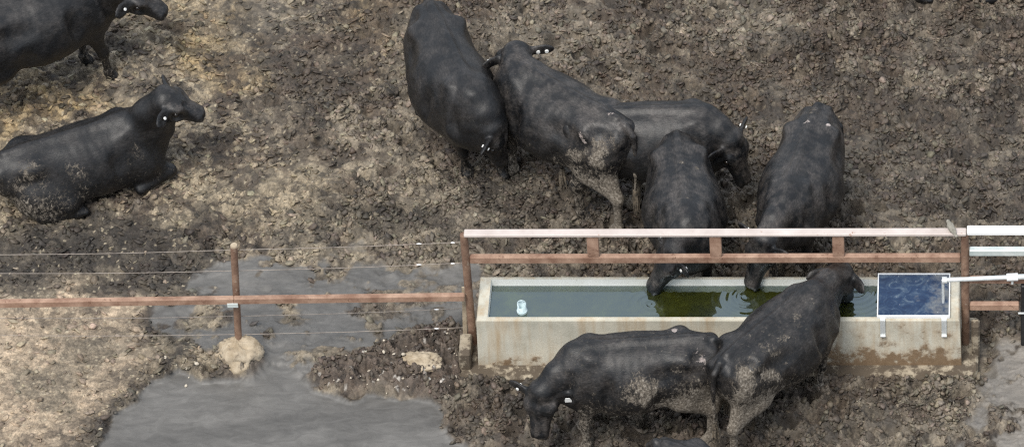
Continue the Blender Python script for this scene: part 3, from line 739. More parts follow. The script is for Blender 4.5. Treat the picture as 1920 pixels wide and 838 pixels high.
class Body:
    def __init__(s, lo, hi, h):
        s.h = h; s.o = np.array(lo, np.float32); s.n = np.ceil((np.array(hi)-lo)/h).astype(int)+1
        s.D = np.full(s.n, .5, np.float32)
        s.ax = [s.o[i]+np.arange(s.n[i], dtype=np.float32)*h for i in range(3)]
    def _win(s, lo, hi):
        i0 = np.maximum(np.floor((lo-s.o)/s.h).astype(int), 0); i1 = np.minimum(np.ceil((hi-s.o)/s.h).astype(int)+1, s.n)
        if (i1 <= i0).any(): return None
        sl = tuple(slice(a, b) for a, b in zip(i0, i1))
        X = s.ax[0][sl[0]][:, None, None]; Y = s.ax[1][sl[1]][None, :, None]; Z = s.ax[2][sl[2]][None, None, :]
        return sl, X, Y, Z
    def seg(s, p, q, rp, rq, side=(0,1,0), k=.04, n=2.0, cap=1.0, sub=False):
        p = np.array(p, np.float32); q = np.array(q, np.float32)
        rp = np.array(rp if hasattr(rp, '__len__') else (rp, rp), float); rq = np.array(rq if hasattr(rq, '__len__') else (rq, rq), float)
        m = max(rp.max(), rq.max())+k*1.6+.02
        w = s._win(np.minimum(p, q)-m, np.maximum(p, q)+m)
        if w is None: return
        sl, X, Y, Z = w
        d = q-p; L2 = float(d@d)+1e-9; ax = d/math.sqrt(L2)
        side = np.array(side, float); side = side-ax*(side@ax); side /= np.linalg.norm(side)+1e-9; up = np.cross(ax, side)
        rx, ry, rz = X-p[0], Y-p[1], Z-p[2]
        t = np.clip((rx*d[0]+ry*d[1]+rz*d[2])/L2, 0, 1)
        cx, cy, cz = rx-t*d[0], ry-t*d[1], rz-t*d[2]
        a = rp[0]+(rq[0]-rp[0])*t; b = rp[1]+(rq[1]-rp[1])*t; c = np.minimum(a, b)*cap
        S = np.abs(cx*side[0]+cy*side[1]+cz*side[2])/a; U = np.abs(cx*up[0]+cy*up[1]+cz*up[2])/b; E = np.abs(cx*ax[0]+cy*ax[1]+cz*ax[2])/c
        if n == 2.0: r = np.sqrt(S*S+U*U+E*E)
        else: r = (S**n+U**n+E**n)**(1/n)
        dd = (r-1)*np.minimum(a, b)
        s._put(sl, dd, k, sub)
    def loft(s, ST, yb, sc, wide=1.0):
        "barrel: superellipse sections along a smooth line, narrower over the spine than at the belly"
        X, Y, Z = s.ax[0][:, None, None], s.ax[1][None, :, None], s.ax[2][None, None, :]
        A = np.array(ST); xs = s.ax[0]
        xd = np.linspace(A[0,0], A[-1,0], 200)
        def sm(col):
            v = np.interp(xd, A[:,0], A[:,col]); kern = np.hanning(23); kern /= kern.sum()
            return np.convolve(np.pad(v, 11, mode='edge'), kern, 'valid')
        zc, a, b = (np.interp(xs, xd, sm(c)).astype(np.float32)[:, None, None] for c in (2,3,4))
        yc = np.array([yb(float(q)/sc) for q in xs], np.float32)[:, None, None]
        a = a*wide; U = (Z-zc)/b; W = a*(1-.13*np.clip(U, -.2, 1)+.05*np.clip(-U, 0, .6))
        e0 = np.clip((A[0,0]+.10*sc-X)/(.10*sc), 0, None); e1 = np.clip((X-(A[-1,0]-.16*sc))/(.16*sc), 0, None)
        n = 2.25
        r = (np.abs((Y-yc)/W)**n+np.abs(U)**n+e0**n+e1**n)**(1/n)
        dd = ((r-1)*np.minimum(a, b)*.8).astype(np.float32)
        s.D = smin(s.D, dd, .05*sc).astype(np.float32)
    def ell(s, c, radii, axes=None, k=.03, sub=False):
        c = np.array(c, float); radii = np.array(radii, float); A = np.eye(3) if axes is None else np.array(axes, float)
        m = radii.max()+k*1.6+.02; w = s._win(c-m, c+m)
        if w is None: return
        sl, X, Y, Z = w; rx, ry, rz = X-c[0], Y-c[1], Z-c[2]
        r = 0
        for i in range(3): r = r+((rx*A[i][0]+ry*A[i][1]+rz*A[i][2])/radii[i])**2
        r = np.sqrt(r); s._put(sl, (r-1)*radii.min(), k, sub)
    def _put(s, sl, dd, k, sub):
        if sub: s.D[sl] = -smin(-s.D[sl], dd, k)
        else: s.D[sl] = smin(s.D[sl], dd.astype(np.float32), k)
    def mesh(s):
        D = s.D; h = s.h; ins = D < 0
        nx, ny, nz = D.shape
        cnt = np.zeros((nx-1, ny-1, nz-1), np.int8)
        for a in (0,1):
            for b in (0,1):
                for c in (0,1): cnt += ins[a:nx-1+a, b:ny-1+b, c:nz-1+c]
        act = (cnt > 0) & (cnt < 8); I = np.argwhere(act); idx = np.full(act.shape, -1, np.int32); idx[act] = np.arange(len(I))
        acc = np.zeros((len(I), 3)); num = np.zeros(len(I))
        corners = [(a,b,c) for a in (0,1) for b in (0,1) for c in (0,1)]
        for A in corners:
            for ax in range(3):
                if A[ax]: continue
                B = list(A); B[ax] = 1
                va = D[I[:,0]+A[0], I[:,1]+A[1], I[:,2]+A[2]]; vb = D[I[:,0]+B[0], I[:,1]+B[1], I[:,2]+B[2]]
                m = (va < 0) != (vb < 0); t = np.where(m, va/np.where(m, va-vb, 1), 0)
                P = np.array(A, float)[None].repeat(len(I), 0); P[:, ax] += t
                acc[m] += P[m]; num[m] += 1
        V = (I+acc/num[:, None])*h+s.o
        quads = []
        for ax in range(3):
            sl0 = [slice(None)]*3; sl1 = [slice(None)]*3; sl0[ax] = slice(0, -1); sl1[ax] = slice(1, None)
            a = ins[tuple(sl0)]; b = ins[tuple(sl1)]; E = np.argwhere(a != b)
            o1, o2 = [k for k in range(3) if k != ax]
            ok = (E[:,o1] > 0) & (E[:,o2] > 0) & (E[:,o1] < D.shape[o1]-1) & (E[:,o2] < D.shape[o2]-1); E = E[ok]
            def g(d1, d2):
                J = E.copy(); J[:,o1] += d1; J[:,o2] += d2; return idx[J[:,0], J[:,1], J[:,2]]
            q = np.stack([g(-1,-1), g(0,-1), g(0,0), g(-1,0)], 1)
            fl = a[E[:,0], E[:,1], E[:,2]]
            if ax == 1: fl = ~fl
            q[~fl] = q[~fl][:, ::-1]
            quads.append(q)
        F = np.concatenate(quads); F = F[(F >= 0).all(1)]
        return V, F
def relax(V, F, it=2, lam=.5):
    E = np.concatenate([F[:, [i, (i+1) % 4]] for i in range(4)]); n = len(V)
    deg = np.bincount(E.ravel(), minlength=n).astype(float)
    for _ in range(it):
        S = np.zeros_like(V)
        for c in range(3):
            S[:, c] = np.bincount(E[:,0], V[E[:,1], c], n)+np.bincount(E[:,1], V[E[:,0], c], n)
        V = V*(1-lam)+lam*S/deg[:, None]
    return V

#            s     zc    a     b       (tail end to chest; metres for a 1.30 m animal)
STATIONS = [(-.02, 1.00, .205, .215), (.13, .985, .250, .280), (.30, .955, .300, .330), (.52, .920, .345, .362), (.80, .890, .398, .398),
            (1.02, .895, .392, .395), (1.22, .915, .335, .378), (1.38, .925, .275, .350), (1.50, .910, .240, .320), (1.62, .880, .200, .270)]

def unit(v): v = np.array(v, float); return v/(np.linalg.norm(v)+1e-9)

def cow(label, tail, withers, poll, muzzle, scale=.9, face=None, lying=False, bend=0.0, roll=0.0, feet=None, tags=(), group=None,
        mud=.5, dust=.4, patches=(), vox=.0135, tail_pts=None, fat=1.0, ear_droop=0.0, seed=1, back=None, head_scale=1.0, grp='black cattle at the water trough'):
    s = scale; zb = (1.30 if not lying else .73)*s if back is None else back
    wt = at(tail[0], tail[1], zb); ww = at(withers[0], withers[1], zb)
    d = ww-wt; ln = math.hypot(d[0], d[1]); hdg = math.atan2(d[1], d[0]); mid = (wt+ww)/2
    ch, sh = math.cos(hdg), math.sin(hdg)
    org = np.array([mid[0]-ch*.69*s, mid[1]-sh*.69*s, 0.0])
    def tol(p): q = np.array(p)-org; return np.array([q[0]*ch+q[1]*sh, -q[0]*sh+q[1]*ch, q[2]])
    P = tol(at(*poll)); Mz = tol(at(*muzzle))
    print('%-40s len %.2f want %.2f | withers-poll %.2f | head %.2f want %.2f' % (label[:40], ln, 1.18*s, np.linalg.norm(P-np.array([1.28*s, bend, zb])), np.linalg.norm(Mz-P), .47*s))
    dz = (zb-1.30*s)
    lo = np.array([-.35, -.75, -.03]); hi = np.array([1.9*s, .75, 1.55*s])
    lo = np.minimum(lo, np.minimum(P, Mz)-.33); hi = np.maximum(hi, np.maximum(P, Mz)+.33); lo[2] = -.03
    B = Body(lo, hi, vox)
    def yb(x): return bend*max(0, (x-.55)/.85)**2*s
    ST = [(a*s, yb(a), z*s+dz+(b*s*.20 if lying else 0), w*s*fat, b*s*(.80 if lying else 1)) for a, z, w, b in STATIONS]
    B.loft(ST, yb, s, 0.92 if lying else 1.0)
    S = lambda x, y, z: (x*s, y*s+yb(x), z*s+dz)
    # spine ridge, hooks, pins, shoulder blades
    B.seg(S(.14,0,1.272), S(1.25,0,1.285), .030*s, .040*s, k=.055*s)
    for y in (-1, 1):
        B.ell(S(.34, y*.200*fat, 1.165), (.10*s, .075*s, .070*s), k=.09*s)
        B.ell(S(.05, y*.105, 1.13), (.055*s, .05*s, .06*s), k=.06*s)
        B.seg(S(1.22, y*.150, 1.215), S(1.42, y*.235, .86), (.055*s, .10*s), (.07*s, .12*s), k=.06*s)
        if not lying: B.ell(S(.55, y*.335*fat, 1.12), (.12*s, .060*s, .10*s), k=.08*s, sub=True); B.ell(S(.16, y*.220*fat, 1.21), (.09*s, .05*s, .05*s), k=.08*s, sub=True); lying or B.ell(S(.60, y*.37*fat, .72), (.07*s, .05*s, .14*s), k=.06*s, sub=True)     # hollow of the flank
        B.ell(S(1.10, y*.350*fat, 1.05), (.055*s, .045*s, .22*s), k=.06*s, sub=True); B.seg(S(1.46, y*.26, 1.12), S(1.50, y*.27, .80), .04*s, .05*s, k=.06*s, sub=True)      # behind the shoulder
    B.ell(S(1.30, 0, 1.275), (.13*s, .075*s, .045*s), k=.07*s)
    # legs
    if not lying:
        ft = feet or ((0,0),(0,0),(0,0),(0,0))       # hind left, hind right, fore left, fore right offsets
        for i, y in enumerate((1, -1)):
            fx, fy = ft[i]; X0 = .17+fx; Y0 = y*.185+fy
            hip = S(.27, y*.15, .93); st = S(.40+fx*.3, y*.215+fy*.3, .66); hk = S(.10+fx*.75, y*.185+fy*.8, .47); fet = S(.13+fx, Y0, .12); hf = S(X0+.01, Y0, .045)
            B.seg(hip, st, (.15*s, .225*s), (.105*s, .165*s), k=.06*s)
            B.seg(hip, hk, (.11*s, .18*s), (.052*s, .060*s), k=.06*s)
            B.seg(st, hk, (.095*s, .125*s), (.048*s, .062*s), k=.05*s)
            B.ell((hk[0],hk[1],hk[2]), (.062*s,.050*s,.075*s), k=.025*s); B.ell((fet[0],fet[1],fet[2]), (.050*s,.044*s,.042*s), k=.02*s)
            B.seg(hk, (hk[0]-.025*s, hk[1], hk[2]+.015*s), .045*s, .030*s, k=.03*s)
            B.seg(hk, fet, (.040*s, .050*s), (.036*s, .040*s), k=.03*s)
            B.seg(fet, hf, (.040*s, .045*s), (.056*s, .064*s), k=.02*s)
            B.seg(hf, (hf[0]+.03*s, hf[1], .02), (.056*s, .05*s), (.056*s, .035*s), k=.02*s)
        for i, y in enumerate((1, -1)):
            fx, fy = ft[2+i]; Y0 = y*.165+fy
            sh_ = S(1.38, y*.17, .84); el = S(1.30+fx*.25, y*.18+fy*.3, .64); kn = S(1.345+fx*.65, y*.168+fy*.7, .37); fet = S(1.335+fx, Y0, .12); hf = S(1.365+fx, Y0, .045)
            B.seg(sh_, el, (.10*s, .15*s), (.075*s, .105*s), k=.06*s)
            B.seg(el, kn, (.070*s, .085*s), (.045*s, .052*s), k=.05*s)
            B.ell(kn, (.056*s,.052*s,.070*s), k=.025*s); B.ell(fet, (.050*s,.044*s,.042*s), k=.02*s)
            B.seg(kn, fet, (.036*s, .042*s), (.034*s, .038*s), k=.025*s)
            B.seg(fet, hf, (.040*s, .044*s), (.056*s, .064*s), k=.02*s)
            B.seg(hf, (hf[0]+.03*s, hf[1], .02), (.056*s, .05*s), (.056*s, .035*s), k=.02*s)
        B.ell(S(.52, 0, .53), (.16*s, .10*s, .06*s), k=.08*s)
    else:
        # folded legs
        for y in (1, -1):
            B.seg(S(.32, y*.20, .84), S(.60, y*.29, .74), (.13*s, .18*s), (.11*s, .12*s), k=.07*s)
            B.seg(S(.60, y*.29, .60), (.34*s, y*.30*s, .10), (.075*s, .09*s), (.05*s, .055*s), k=.05*s)
            B.seg((.34*s, y*.30*s, .09), (.66*s, y*.34*s, .06), (.048*s, .05*s), (.042*s, .042*s), k=.03*s)
            B.seg((.66*s, y*.34*s, .06), (.74*s, y*.34*s, .05), (.056*s, .05*s), (.05*s, .035*s), k=.02*s)
            B.seg(S(1.40, y*.19, .80), (1.58*s, y*.22*s, .13), (.10*s, .13*s), (.065*s, .07*s), k=.06*s)
            B.seg((1.60*s, y*.22*s, .12), (1.28*s, y*.30*s, .06), (.058*s, .06*s), (.045*s, .045*s), k=.04*s)
        B.seg((.35*s, 0, .26*s), (1.30*s, 0, .26*s), (.33*s, .22*s), (.30*s, .24*s), k=.09*s, n=2.3)
    # neck
    hs = s*head_scale*1.14
    hd = unit(Mz-P); up0 = np.array([0,0,1.]); nrm = up0-hd*(up0@hd)
    if np.linalg.norm(nrm) < .25: nrm = nrm+unit(P-np.array([1.3*s, 0, 1.0*s]))*.3*np.array([1,1,0]); nrm = nrm-hd*(nrm@hd)
    if face is not None:
        f_ = np.array(face, float); f_ = np.array([f_[0]*ch+f_[1]*sh, -f_[0]*sh+f_[1]*ch, f_[2]]); nrm = f_-hd*(f_@hd)
    nrm = unit(nrm); sd = unit(np.cross(nrm, hd))          # sd = animal's left
    if roll: c_, s_ = math.cos(roll), math.sin(roll); nrm, sd = nrm*c_+sd*s_, sd*c_-nrm*s_
    nb = np.array(S(1.36, 0, 1.075)); nbl = np.array(S(1.46, 0, .86))
    pc = P-nrm*.035*hs-hd*.01
    jw = P+hd*.09*hs-nrm*.135*hs
    midn = nb*.45+pc*.55+np.array([0,0,.02*s]); 
    B.seg(nb, midn, (.165*s, .200*s), (.128*s, .155*s), k=.07*s)
    B.seg(midn, pc, (.128*s, .155*s), (.105*hs, .095*hs), k=.05*s)
    ml = nbl*.5+jw*.5
    B.seg(nbl, ml, (.160*s, .185*s), (.105*s, .14*s), k=.07*s)
    B.seg(ml, jw, (.105*s, .14*s), (.075*hs, .075*hs), k=.05*s)
    B.seg(nb-np.array([.1*s,0,-.03*s]), midn+np.array([0,0,.07*s]), .07*s, .06*s, k=.08*s)
    # head
    hl = float(np.clip(np.linalg.norm(Mz-P)/.505, .80*s, 1.12*s)); H = lambda t, y, n_: P+hd*t*hl+sd*y*hs+nrm*n_*hs
    B.seg(H(0,0,-.05), H(.15,0,-.058), (.122*hs, .090*hs), (.146*hs, .100*hs), sd, k=.025*hs, n=2.5)
    B.seg(H(.15,0,-.058), H(.31,0,-.060), (.140*hs, .100*hs), (.082*hs, .078*hs), sd, k=.025*hs, n=2.4)
    B.seg(H(.31,0,-.060), H(.425,0,-.066), (.078*hs, .072*hs), (.086*hs, .062*hs), sd, k=.02*hs, n=2.1)
    B.ell(H(.010,0,.008), np.array([.055,.062,.045])*hs, (hd, sd, nrm), k=.05*hs)
    B.seg(H(.06,0,-.13), H(.30,0,-.115), (.075*hs, .055*hs), (.045*hs, .040*hs), sd, k=.04*hs)
    B.seg(H(.30,0,-.115), H(.42,0,-.105), (.045*hs, .038*hs), (.050*hs, .034*hs), sd, k=.02*hs)
    for y in (1, -1):
        B.ell(H(.125, y*.122, -.012), np.array([.046,.026,.028])*hs, (hd, sd, nrm), k=.02*hs)
        B.ell(H(.155, y*.152, -.046), np.array([.030,.020,.020])*hs, (hd, sd, nrm), k=.012*hs, sub=True)
        B.ell(H(.12, y*.072, -.115), np.array([.08,.04,.06])*hs, (hd, sd, nrm), k=.03*hs)
        B.ell(H(.492, y*.040, -.045), np.array([.020,.014,.018])*hs, (hd, sd, nrm), k=.010*hs, sub=True)
        B.ell(H(.26, y*.122, -.05), np.array([.07,.022,.035])*hs, (hd, sd, nrm), k=.025*hs, sub=True)
        B.ell(H(.475, y*.058, -.070), np.array([.022,.012,.022])*hs, (hd, sd, nrm), k=.015*hs)
        B.ell(H(.20, y*.125, -.075), np.array([.05,.03,.04])*hs, (hd, sd, nrm), k=.02*hs, sub=True)
        B.ell(H(.33, y*.055, .020), np.array([.10,.030,.024])*hs, (hd, sd, nrm), k=.03*hs, sub=True)
        # ear
        ed = unit(sd*y*.92-hd*.18+nrm*(-.18-ear_droop)); en = unit(hd*.55+nrm*.75-ed*(ed@(hd*.55+nrm*.75))); ew = np.cross(ed, en)
        er = H(.035, y*.118, -.040)
        B.seg(er, er+ed*.05*hs, .030*hs, (.036*hs, .028*hs), ew, k=.025*hs)
        B.ell(er+ed*.110*hs, np.array([.098, .019, .060])*hs, (ed, en, ew), k=.02*hs)
        B.ell(er+ed*.110*hs+en*.026*hs, np.array([.078, .020, .042])*hs, (ed, en, ew), k=.012*hs, sub=True)
    B.seg(H(.33,.055,-.098), H(.49,.03,-.098), .006*hs, .006*hs, k=.008, sub=True); B.seg(H(.33,-.055,-.098), H(.49,-.03,-.098), .006*hs, .006*hs, k=.008, sub=True)
    # tail
    if tail_pts is None:
        tail_pts = ((.04,0,1.235), (-.045,0,1.15), (-.070,0,.95), (-.065,.01,.70), (-.055,.02,.48)) if not lying else ((.04,0,1.235), (-.05,.02,1.10), (-.08,.08,.8), (-.10,.16,.60))
    tp = [S(*p_) for p_ in tail_pts]; rr = np.interp(np.linspace(0, 1, len(tp)), [0, .25, 1], [.045, .030, .018])*s
    for i in range(len(tp)-1): B.seg(tp[i], tp[i+1], float(rr[i]), float(rr[i+1]), k=.025*s)
    V, F = B.mesh(); V = relax(V, F, 3, .45)
    # slight muscle and skin-fold unevenness
    ctr = np.array([0,0,0]); Nv = np.zeros_like(V)
    e1 = V[F[:,2]]-V[F[:,0]]; e2 = V[F[:,3]]-V[F[:,1]]; fn = np.cross(e1, e2)
    for i_ in range(4):
        for c_ in range(3): Nv[:, c_] += np.bincount(F[:, i_], fn[:, c_], len(V))
    Nv /= np.linalg.norm(Nv, axis=1, keepdims=True)+1e-9
    xr_ = V[:,0]/s; rib = .0011*np.sin((xr_+V[:,2]*.12)*2*math.pi/.082)*sstep(.58,.70,xr_)*sstep(1.16,1.05,xr_)*np.clip(np.abs(Nv[:,1])*1.4-.2, 0, 1)
    V = V+Nv*rib[:, None]*s
    V = V+Nv*((n3(V, 5, seed)-.5)*.016+(n3(V, 14, seed+5)-.5)*.007)[:, None]
    root = empty('cow', tuple(org), hdg)
    tag(root, label, 'cow', grp)
    me = np_mesh('body', V, F)
    Vw = np.stack([V[:,0]*ch-V[:,1]*sh+org[0], V[:,0]*sh+V[:,1]*ch+org[1], V[:,2]], 1)
    z = V[:,2]/s; x = V[:,0]/s
    low = sstep(.95, .55, z) if not lying else sstep(.55, .20, z)
    hind = sstep(.75, .15, x)
    m_ = mud*(.22+.75*low*(.55+.45*hind)+.40*hind*sstep(1.15, .75, z))*(.55+.9*n3(V, 3.2, seed))
    headm = (np.linalg.norm(V-(P+Mz)/2, axis=1) < .38*s)
    m_ = np.where(headm, m_*.15, m_)
    rel = V-P; ht = rel@hd/hl; hn = rel@nrm/hs; hy = np.abs(rel@sd)/hs
    face_ = (headm*sstep(-.07, .0, hn)*sstep(-.05, .05, ht)*sstep(.20, .12, hy)*(.35+.9*n3(V, 9, seed+2)))  # forehead painted paler in the dust layer so the head's planes read
    nose_ = headm*sstep(.425, .47, ht)
    legs = sstep(.45, .30, z) if not lying else 0*z
    m_ = np.maximum(m_, legs*.75*(.5+mud*.5))
    du = dust*(.25+.9*n3(V, 2.2, seed+20))*sstep(.6, 1.1, z+(.45 if lying else 0)); bald = np.zeros(len(V)); du = np.maximum(du, np.maximum(face_*.95, nose_*.85))
    for (u, v, r, kind, amt) in patches:
        pu, pv = proj(Vw); dd = (pu-u)**2+(pv-v)**2; c_ = np.where(dd < 36)[0]
        if not len(c_): continue
        dep = (Vw[c_]-CAM)@FWD; c0 = Vw[c_[np.argmin(dep)]]
        dv_ = (Vw-c0)*np.array([1, 1, .62]); wz = np.stack([n3(V, 7, seed+40)-.5, n3(V, 7, seed+50)-.5, n3(V, 7, seed+60)-.5], 1)*r*2.6
        g = amt*np.exp(-(np.linalg.norm(dv_+wz, axis=1)/(r*1.05))**2)*(.45+1.1*n3(V, 16, seed+70))
        if kind == 'mud': m_ = np.maximum(m_, g)
        else: bald = np.maximum(bald, g)
    for nm, arr in (('mud', m_), ('dust', du), ('bald', bald)):
        a = me.attributes.new(nm, 'FLOAT', 'POINT'); a.data.foreach_set('value', np.clip(arr, 0, 1).astype(np.float32))
    link('body', me, root, [M['coat']])
    # eyes
    for y in (1, -1):
        c0 = H(.155, y*.130, -.043); r_ = .022*hs
        th = MB(); ring = []
        uu, vv = 10, 14; vs = []; fs = []
        for i in range(uu+1):
            for j in range(vv):
                a_, b_ = math.pi*i/uu, 2*math.pi*j/vv
                vs.append(tuple(c0+r_*np.array([math.sin(a_)*math.cos(b_), math.sin(a_)*math.sin(b_), math.cos(a_)])))
        for i in range(uu):
            for j in range(vv): fs.append((i*vv+j, (i+1)*vv+j, (i+1)*vv+(j+1) % vv, i*vv+(j+1) % vv))
        th.add(vs, fs, True); th.build('eye', M['eye'], root)
    # ear tags
    for side, typ in tags:
        y = 1 if side == 'L' else -1
        ed = unit(sd*y*.92-hd*.18+nrm*(-.18-ear_droop)); en = unit(hd*.55+nrm*.75-ed*(ed@(hd*.55+nrm*.75))); ew = np.cross(ed, en)
        er = H(.035, y*.118, -.040)
        for fc in (1, -1):
            if typ == 'button': c0 = er+ed*.10*hs+en*.022*hs*fc; MB().tube([tuple(c0), tuple(c0+en*.010*fc)], .0145, 14).build('ear_tag', M['tag'], root)
            elif typ == 'two':
                for q_ in (.07, .14):
                    c0 = er+ed*q_*hs+en*.020*hs*fc; MB().tube([tuple(c0), tuple(c0+en*.012*fc)], .018, 14).build('ear_tag', M['tag'], root)
        if typ == 'plate':
            c0 = er+ed*.11*hs+en*.026*hs; w_, h_ = .030, .060; dn = unit(ew*(1 if ew[2] < 0 else -1))
            vs = []
            for k_ in (0, .004):
                for a_, b_ in ((-w_*.6, -.02), (w_*.6, -.02), (w_, .01), (w_, h_-.02), (-w_, h_-.02), (-w_, .01)): vs.append(tuple(c0+ed*a_+dn*b_+en*k_))
            MB().add(vs, [(0,1,2,3,4,5), (11,10,9,8,7,6)]+[(i, i+6, (i+1) % 6+6, (i+1) % 6) for i in range(6)]).build('ear_tag', M['tag'], root)
    # tail switch: a bundle of hair locks
    rs = random.Random(seed); e0 = Vector(tp[-1]); sw = MB()
    for k_ in range(14):
        a_ = rs.random()*6.28; r_ = .014*s*rs.random()**.5; ln_ = (.20+.12*rs.random())*s
        p_ = e0+Vector((math.cos(a_)*r_, math.sin(a_)*r_, .02)); dx, dy = (rs.random()-.5)*.05, (rs.random()-.5)*.05
        bot = max(p_.z-ln_, .02)
        sw.tube([p_, (p_.x+dx*.6, p_.y+dy*.6, p_.z*.55+bot*.45), (p_.x+dx, p_.y+dy, bot)], [.010*s, .013*s, .003], 6)
    sw.build('tail_switch', M['switch'], root)
    print('   verts', len(V), 'org', org.round(2), 'hdg %.0f' % math.degrees(hdg), '%.1fs' % (time.time()-T0))
    return root

cow('dusty black cow beyond the rails dipping its head left into the trough', (1268,243), (1286,384), (1258,470,.93), (1203,553,.47), .90, face=(-.8,-.45,.6), ear_droop=-.2, seed=11, mud=.25, dust=.75, fat=1.05, tags=(('R','button'),('L','button')),
    patches=((1272,302,.03,'mud',.9),(1306,310,.03,'mud',.8),(1290,366,.03,'mud',.8)), tail_pts=((.04,0,1.235), (-.045,0,1.13), (-.06,.01,.95), (-.05,.02,.70), (-.04,.02,.50)))
cow('black cow with pale flecks on its rump drinking from beyond the rails', (1530,200), (1486,342), (1428,452,.97), (1395,550,.50), .90, ear_droop=-.2, seed=12, mud=.3, dust=.85, fat=1.05, tags=(('R','button'),('L','button')), bend=-.05,
    patches=((1515,222,.06,'bald',.6),(1555,228,.04,'bald',.7),(1537,200,.07,'mud',.7)), tail_pts=((.04,0,1.235), (-.03,.10,1.15), (-.01,.22,.95), (.02,.24,.70), (.03,.22,.50)))
cow('muddy black cow reaching across the near side of the trough', (1362,662), (1506,548), (1578,503,.92), (1590,548,.50), .90, seed=13, mud=.8, dust=.6, fat=1.02,
    feet=((.0,0),(-.12,.02),(.05,0),(-.08,0)), ear_droop=.65, patches=((1535,560,.05,'mud',.4),(1500,600,.07,'mud',.55),(1420,630,.08,'mud',.5),(1400,745,.16,'mud',.95),(1450,700,.14,'mud',.75),(1480,640,.10,'mud',.6),(1380,800,.12,'mud',.9),(1560,690,.10,'mud',.6)))
cow('black cow standing along the near side of the trough with white tag', (1318,628), (1106,645), (1014,736,.80), (1006,830,.36), .90, seed=14, mud=.95, dust=.5, fat=1.0, tags=(('L','plate'),('R','button')),
    patches=((1268,612,.045,'bald',1.0),(1318,668,.08,'bald',.9),(1210,740,.16,'mud',.8),(1330,730,.16,'mud',.8),(1110,785,.08,'mud',.8),(1300,700,.12,'mud',.7)))
cow('clean black cow with lowered head, topmost of the group beyond the rails', (806,2), (858,152), (930,236,.94), (958,308,.42), 1.0, feet=((0,0),(0,0),(-.1,.10),(-.22,.14)), seed=15, mud=.05, dust=.35, fat=.97, bend=.13, tags=(('L','button'),('R','button')))
cow('muddy black cow facing away with three white ear tags', (1150,216), (992,132), (966,92,1.24), (946,104,.85), .98, seed=16, mud=.75, dust=.7, fat=1.0, tags=(('R','two'),('L','plate')), feet=((-.1,0),(0,0),(0,0),(0,0)),
    patches=((1136,212,.04,'bald',.8),(1090,260,.06,'bald',.7),(1120,300,.13,'mud',1.0),(1140,360,.12,'mud',.8),(1080,300,.15,'mud',.6)))
cow('dark cow grazing the ground in the middle of the far group', (1088,204), (1292,204), (1376,262,.95), (1410,350,.46), .94, seed=17, mud=.35, dust=.6, fat=.95, tags=(('L','button'),))
cow('black cow standing with its head raised above the lying cow', (-62,22), (112,-44), (250,-22,1.02), (318,20,.80), 1.0, seed=18, mud=.1, dust=.4, fat=1.0, tags=(('R','button'),), grp='black cattle resting in the open pen',
    feet=((0,0),(0,0),(0,0),(.10,0)))
cow('black cow lying on the ground with its muzzle lifted', (2,286), (226,220), (312,180,1.02), (386,206,.84), 1.0, lying=True, seed=19, mud=.38, dust=.35, fat=.90, patches=((60,330,.16,'mud',.55),(150,335,.14,'mud',.6),(255,300,.08,'mud',.6),(40,370,.14,'mud',.6)), tags=(('R','button'),), grp='black cattle resting in the open pen')
cow('black cow showing only a sliver of back at the bottom edge', (1262,832), (1424,896), (1560,960,.9), (1600,1020,.6), .92, seed=20, mud=.2, dust=.5)
cow('dark cow barely showing at the top edge on the right', (1640,-144), (1850,-124), (1930,-190,.9), (1990,-170,.7), .92, lying=True, seed=21, mud=.3, dust=.4, grp='black cattle resting in the open pen')

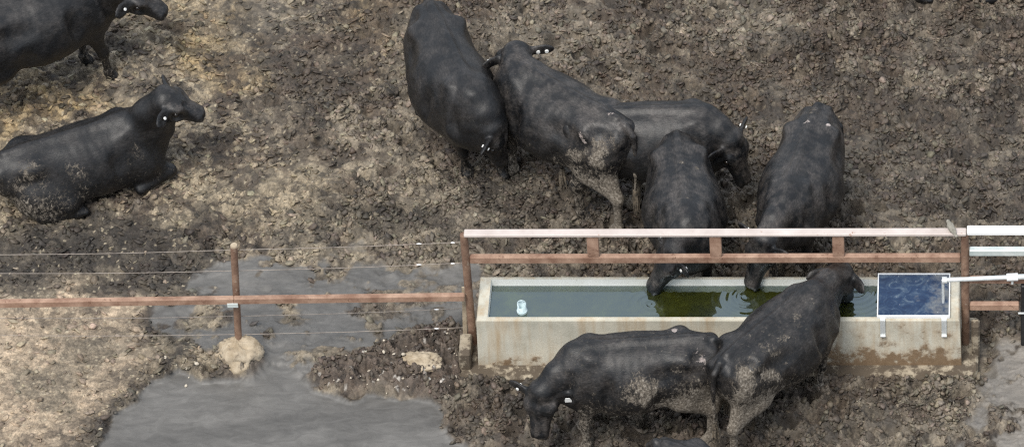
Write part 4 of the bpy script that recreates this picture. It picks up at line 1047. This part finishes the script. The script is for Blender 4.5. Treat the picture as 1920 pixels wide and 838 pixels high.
# bird body: one continuous mesh
B = Body((-.12,-.06,-.05), (.12,.06,.08), .0032)
B.seg((-.015,0,.015), (.03,0,.028), (.024,.024), (.020,.022), k=.012)
B.seg((.03,0,.03), (.055,0,.044), .014, .0155, k=.012)
B.seg((.066,0,.044), (.080,0,.042), .004, .0012, k=.004)
B.seg((-.02,0,.012), (-.085,0,-.002), (.016,.010), (.011,.004), k=.012)
for y in (1,-1):
    B.seg((.025,y*.020,.028), (-.045,y*.012,.012), (.009,.018), (.005,.008), k=.006)
    B.seg((.002,y*.009,.0), (.002,y*.009,-.03), .003, .003, k=.004)
V, F = B.mesh(); V = relax(V, F, 2); V[:, 2] += .012; V *= 1.15; V[:,2] -= .0
link('body', np_mesh('body', V, F), bd, [M['bird']])

# ================================================================== LIGHT
w = bpy.data.worlds.new('World'); scene.world = w; w.use_nodes = True
nt = w.node_tree; bg = nt.nodes['Background']
sky = nt.nodes.new('ShaderNodeTexSky'); sky.sky_type = 'NISHITA'; sky.sun_disc = False
SUN_EL, SUN_AZ = R(60), R(205)      # azimuth clockwise from +Y
sky.sun_elevation = SUN_EL; sky.sun_rotation = SUN_AZ; sky.dust_density = 2.5; sky.air_density = 1.2; sky.ozone_density = 1.0; sky.altitude = 200
# overcast: a bright cloud deck, thinner in places, over the blue sky
tcw = N(nt, 'ShaderNodeTexCoord'); cl = N(nt, 'ShaderNodeTexNoise'); cl.inputs['Scale'].default_value = 2.2; cl.inputs['Detail'].default_value = 5
nt.links.new(tcw.outputs['Generated'], cl.inputs['Vector'])
cf = ramp(nt, cl.outputs['Fac'], [(.35, .66), (.65, .95)])
sky_c = mixc(nt, cf, sky.outputs[0], (8.6, 9.3, 10.3))
nt.links.new(sky_c, bg.inputs[0]); bg.inputs[1].default_value = .050
sd_ = bpy.data.lights.new('sun', 'SUN'); sd_.energy = 1.5; sd_.angle = R(24); sd_.color = (1, .95, .88)
so = bpy.data.objects.new('sun', sd_); COL.objects.link(so)
dv = Vector((math.sin(SUN_AZ)*math.cos(SUN_EL), math.cos(SUN_AZ)*math.cos(SUN_EL), math.sin(SUN_EL)))
so.rotation_euler = dv.to_track_quat('Z', 'Y').to_euler(); so.location = (0, 0, 30)
scene.view_settings.view_transform = 'Standard'; scene.view_settings.look = 'None'
scene.view_settings.exposure = 1.15; scene.view_settings.gamma = 1; scene.view_settings.use_curve_mapping = False
scene.cycles.use_denoising = False; scene.cycles.filter_width = 1.25; scene.cycles.sample_clamp_indirect = 6
scene.cycles.max_bounces = 6; scene.cycles.transparent_max_bounces = 8
print('built in', time.time()-T0)
